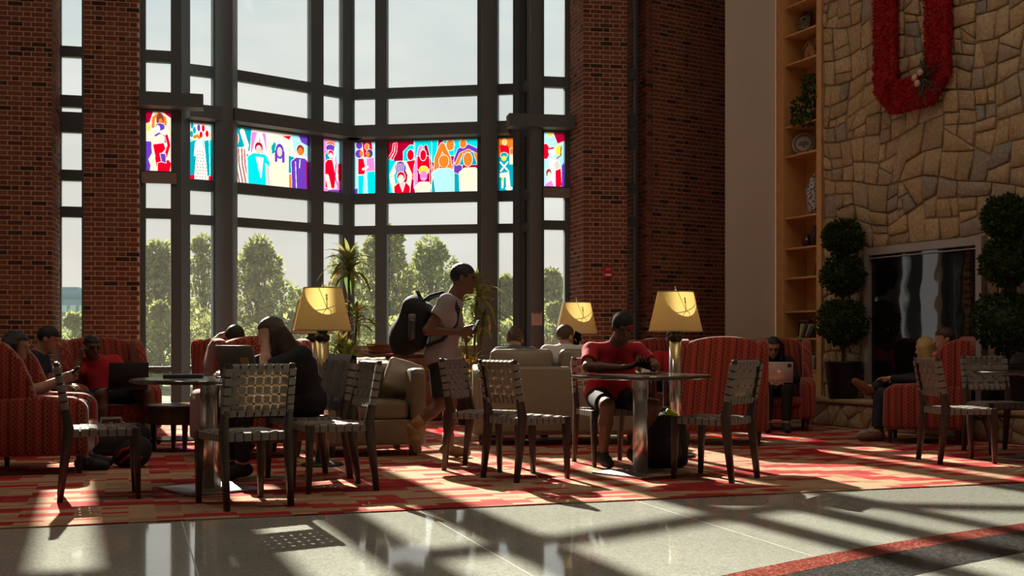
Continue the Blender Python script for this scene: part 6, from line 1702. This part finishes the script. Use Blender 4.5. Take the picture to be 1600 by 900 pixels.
for k in range(3): MB().box((-.1 + .1 * k, -.02, .281), (.03, .14, .006)).build('stripe', mat('grey_web', (.2, .2, .19), .8), t)
t = thing('backpack', 'small red and black backpack slumped by the near left armchair', 'backpack', (-3.02, 9.42, .008), R(-20))
S = Solid().ell((0, 0, .10), (.14, .11, .11), k=.04).ell((.04, .02, .16), (.10, .09, .08), k=.05).ell((-.09, -.02, .07), (.08, .08, .07), k=.04); link('bag_body', S.mesh('bag_body', .010), BLACK_CLOTH, t)
for (a, b, c) in (((-.12, -.08, .05), (-.02, -.12, .14), (.10, -.08, .18)), ((-.05, -.10, .04), (.04, -.11, .10), (.13, -.06, .08))): MB().tube([a, b, c], .012, 7).build('red_strap', mat('red_webbing', (.35, .02, .03), .7), t, True)

# ------------------------------------------------------------------ outside: trees, hedge, far building
def tree(label, px, top_y, half_px, Y, seed, cat='tree', n=3000, size=.22, trunk=True, name='garden_tree', grp='trees outside the bay window'):
    s = Y / 1844
    x = (px - 800) * s; ztop = 1 + (535 - top_y) * s; r = half_px * s; z0 = -.3
    rg = np.random.default_rng(seed)
    t = thing(name, label, cat, (x, Y, z0), 0, grp)
    hz = ztop - z0
    Vs = []
    m = 17 if trunk else 6
    blobs = []
    for k in range(m):
        f = k / (m - 1)
        cz = hz * (.20 + .68 * f) if trunk else hz * (.25 if k % 2 else .62)
        rad = r * (.46 - .26 * f) * (.75 + .5 * ((k * 37 + seed * 13) % 10) / 10) * (1.0 if trunk else 2.0)
        a = k * 2.4 + seed; off = r * (.72 - .58 * f)
        blobs.append((off * math.cos(a) * (1.0 if trunk else 2.0), off * math.sin(a) * .8, cz, rad))
    blobs.append((0, 0, hz * .9, r * .22))
    for i, (bx_, by_, bz_, br_) in enumerate(blobs):
        Vs.append(leaf_ball((bx_, by_, bz_), br_, n // m, size, seed * 31 + i, 1.0 if trunk else .9))
    o = link('foliage', quads_mesh('foliage', np.concatenate(Vs)), TREE_LEAF, t); o['kind'] = 'stuff'
    tr = MB()
    if not trunk:
        tr.tube([(0, 0, 0), (0, 0, hz * .45)], [.06, .04], 8)
    if trunk:
        tr.tube([(0, 0, 0), (.05, 0, hz * .35), (-.05, .05, hz * .7), (0, 0, hz * .92)], [r * .07, r * .055, r * .035, r * .01], 8)
    for (bx_, by_, bz_, br_) in blobs[:-1]:
        tr.tube([(0, 0, bz_ * .55), (bx_ * .5, by_ * .5, bz_ * .85), (bx_, by_, bz_ + br_ * .4)], [r * .03, r * .02, r * .008], 5)
    tr.build('trunk', BARK, t, True)
TR = [(247, 372, 72, 36, 'tree with thinning top beyond the window light beside the left pier'), (318, 356, 58, 42, 'slender tree with a wispy crown beyond the dotted-dress window'), (405, 366, 84, 36, 'broad sunlit tree beyond the splayed left bay window'),
      (600, 346, 84, 34, 'tallest sunlit tree beyond the wide centre window'), (672, 368, 88, 41, 'wide dense tree beyond the right half of the centre window'), (545, 374, 62, 47, 'sunlit tree beyond the corner of the bay'),
      (792, 424, 46, 38, 'small tree beyond the light next to the right box column'), (862, 414, 50, 34, 'small leaning tree beyond the light beside the right pier'), (462, 448, 40, 42, 'low tree in the sky gap beyond the first floor lamp'), (735, 418, 40, 50, 'low tree beyond the walking man\'s head')]
for i, (px, ty, hp, Y, lb) in enumerate(TR): tree(lb, px, ty, hp, Y, i + 2, n=7000 if hp > 60 else 4500, size=.16)
for i, (px, ty, hp, lb) in enumerate([(115, 488, 46, 'bright hedge bush beyond the left window slot'), (250, 470, 50, 'hedge bush below the thinning tree'), (350, 470, 55, 'hedge bush below the slender tree'), (450, 485, 55, 'hedge bush at the foot of the low tree'), (560, 470, 55, 'hedge bush at the corner of the bay'), (660, 480, 55, 'hedge bush below the wide dense tree'), (760, 470, 50, 'hedge bush beyond the right box column'), (865, 470, 45, 'hedge bush below the small leaning tree')]):
    tree(lb, px, ty, hp * .8, 29 + 3.5 * (i % 2), i + 40, 'bush', 2200, .16, False, 'hedge_bush', 'hedge bushes outside the windows')
b = thing('far_building', 'distant blue grey office block seen through the left window slot', 'building', (-57, 150, -.3))
BB = mat('far_facade', (.22, .33, .38), .8, var=.1, vscale=.3)
rbox('wall', (0, 0, 3.3), (9, 8, 6.6), .02, BB, b, None, 1); rbox('penthouse', (.6, 0, 7.2), (5, 5, 1.3), .02, BB, b, None, 1); rbox('roof_unit', (1.0, 0, 8.05), (2.2, 2, .5), .02, BB, b, None, 1)
for i in range(8):
    for k in range(3):
        w_ = rbox('window_frame', (-3.9 + 1.1 * i, -4.02, 5.45 - 1.35 * k), (.85, .06, 1.0), .01, mat('far_window_frame', (.30, .40, .44), .7), b, None, 1)
        MB().box((-3.9 + 1.1 * i, -4.06, 5.45 - 1.35 * k), (.68, .02, .84)).build('pane', mat('far_window_glass', (.55, .70, .72), .2), w_)
# unseen fill lights added under the lobby ceiling to brighten the interior
for i, (lx, ly) in enumerate([(-6, 7.6), (-3, 7.6), (0, 7.6), (3, 7.6), (6, 7.6)]):
    t = thing('added_fill_light', 'round recessed ceiling light in the lobby ceiling', 'lamp', (lx, ly, 10.6), 0, 'recessed lights in the lobby ceiling')
    MB().lathe([(.28, -.005), (.30, -.03), (.24, -.03), (.22, -.005)], n=28, cap=False).build('trim_ring', PAPER, t)
    ld = bpy.data.lights.new('fill_light', 'AREA'); ld.shape = 'DISK'; ld.size = .44; ld.energy = 55; ld.color = (1, .85, .68)
    lo = bpy.data.objects.new('fill_lamp', ld); COL.objects.link(lo); lo.parent = t; lo.location = (0, 0, -.035)
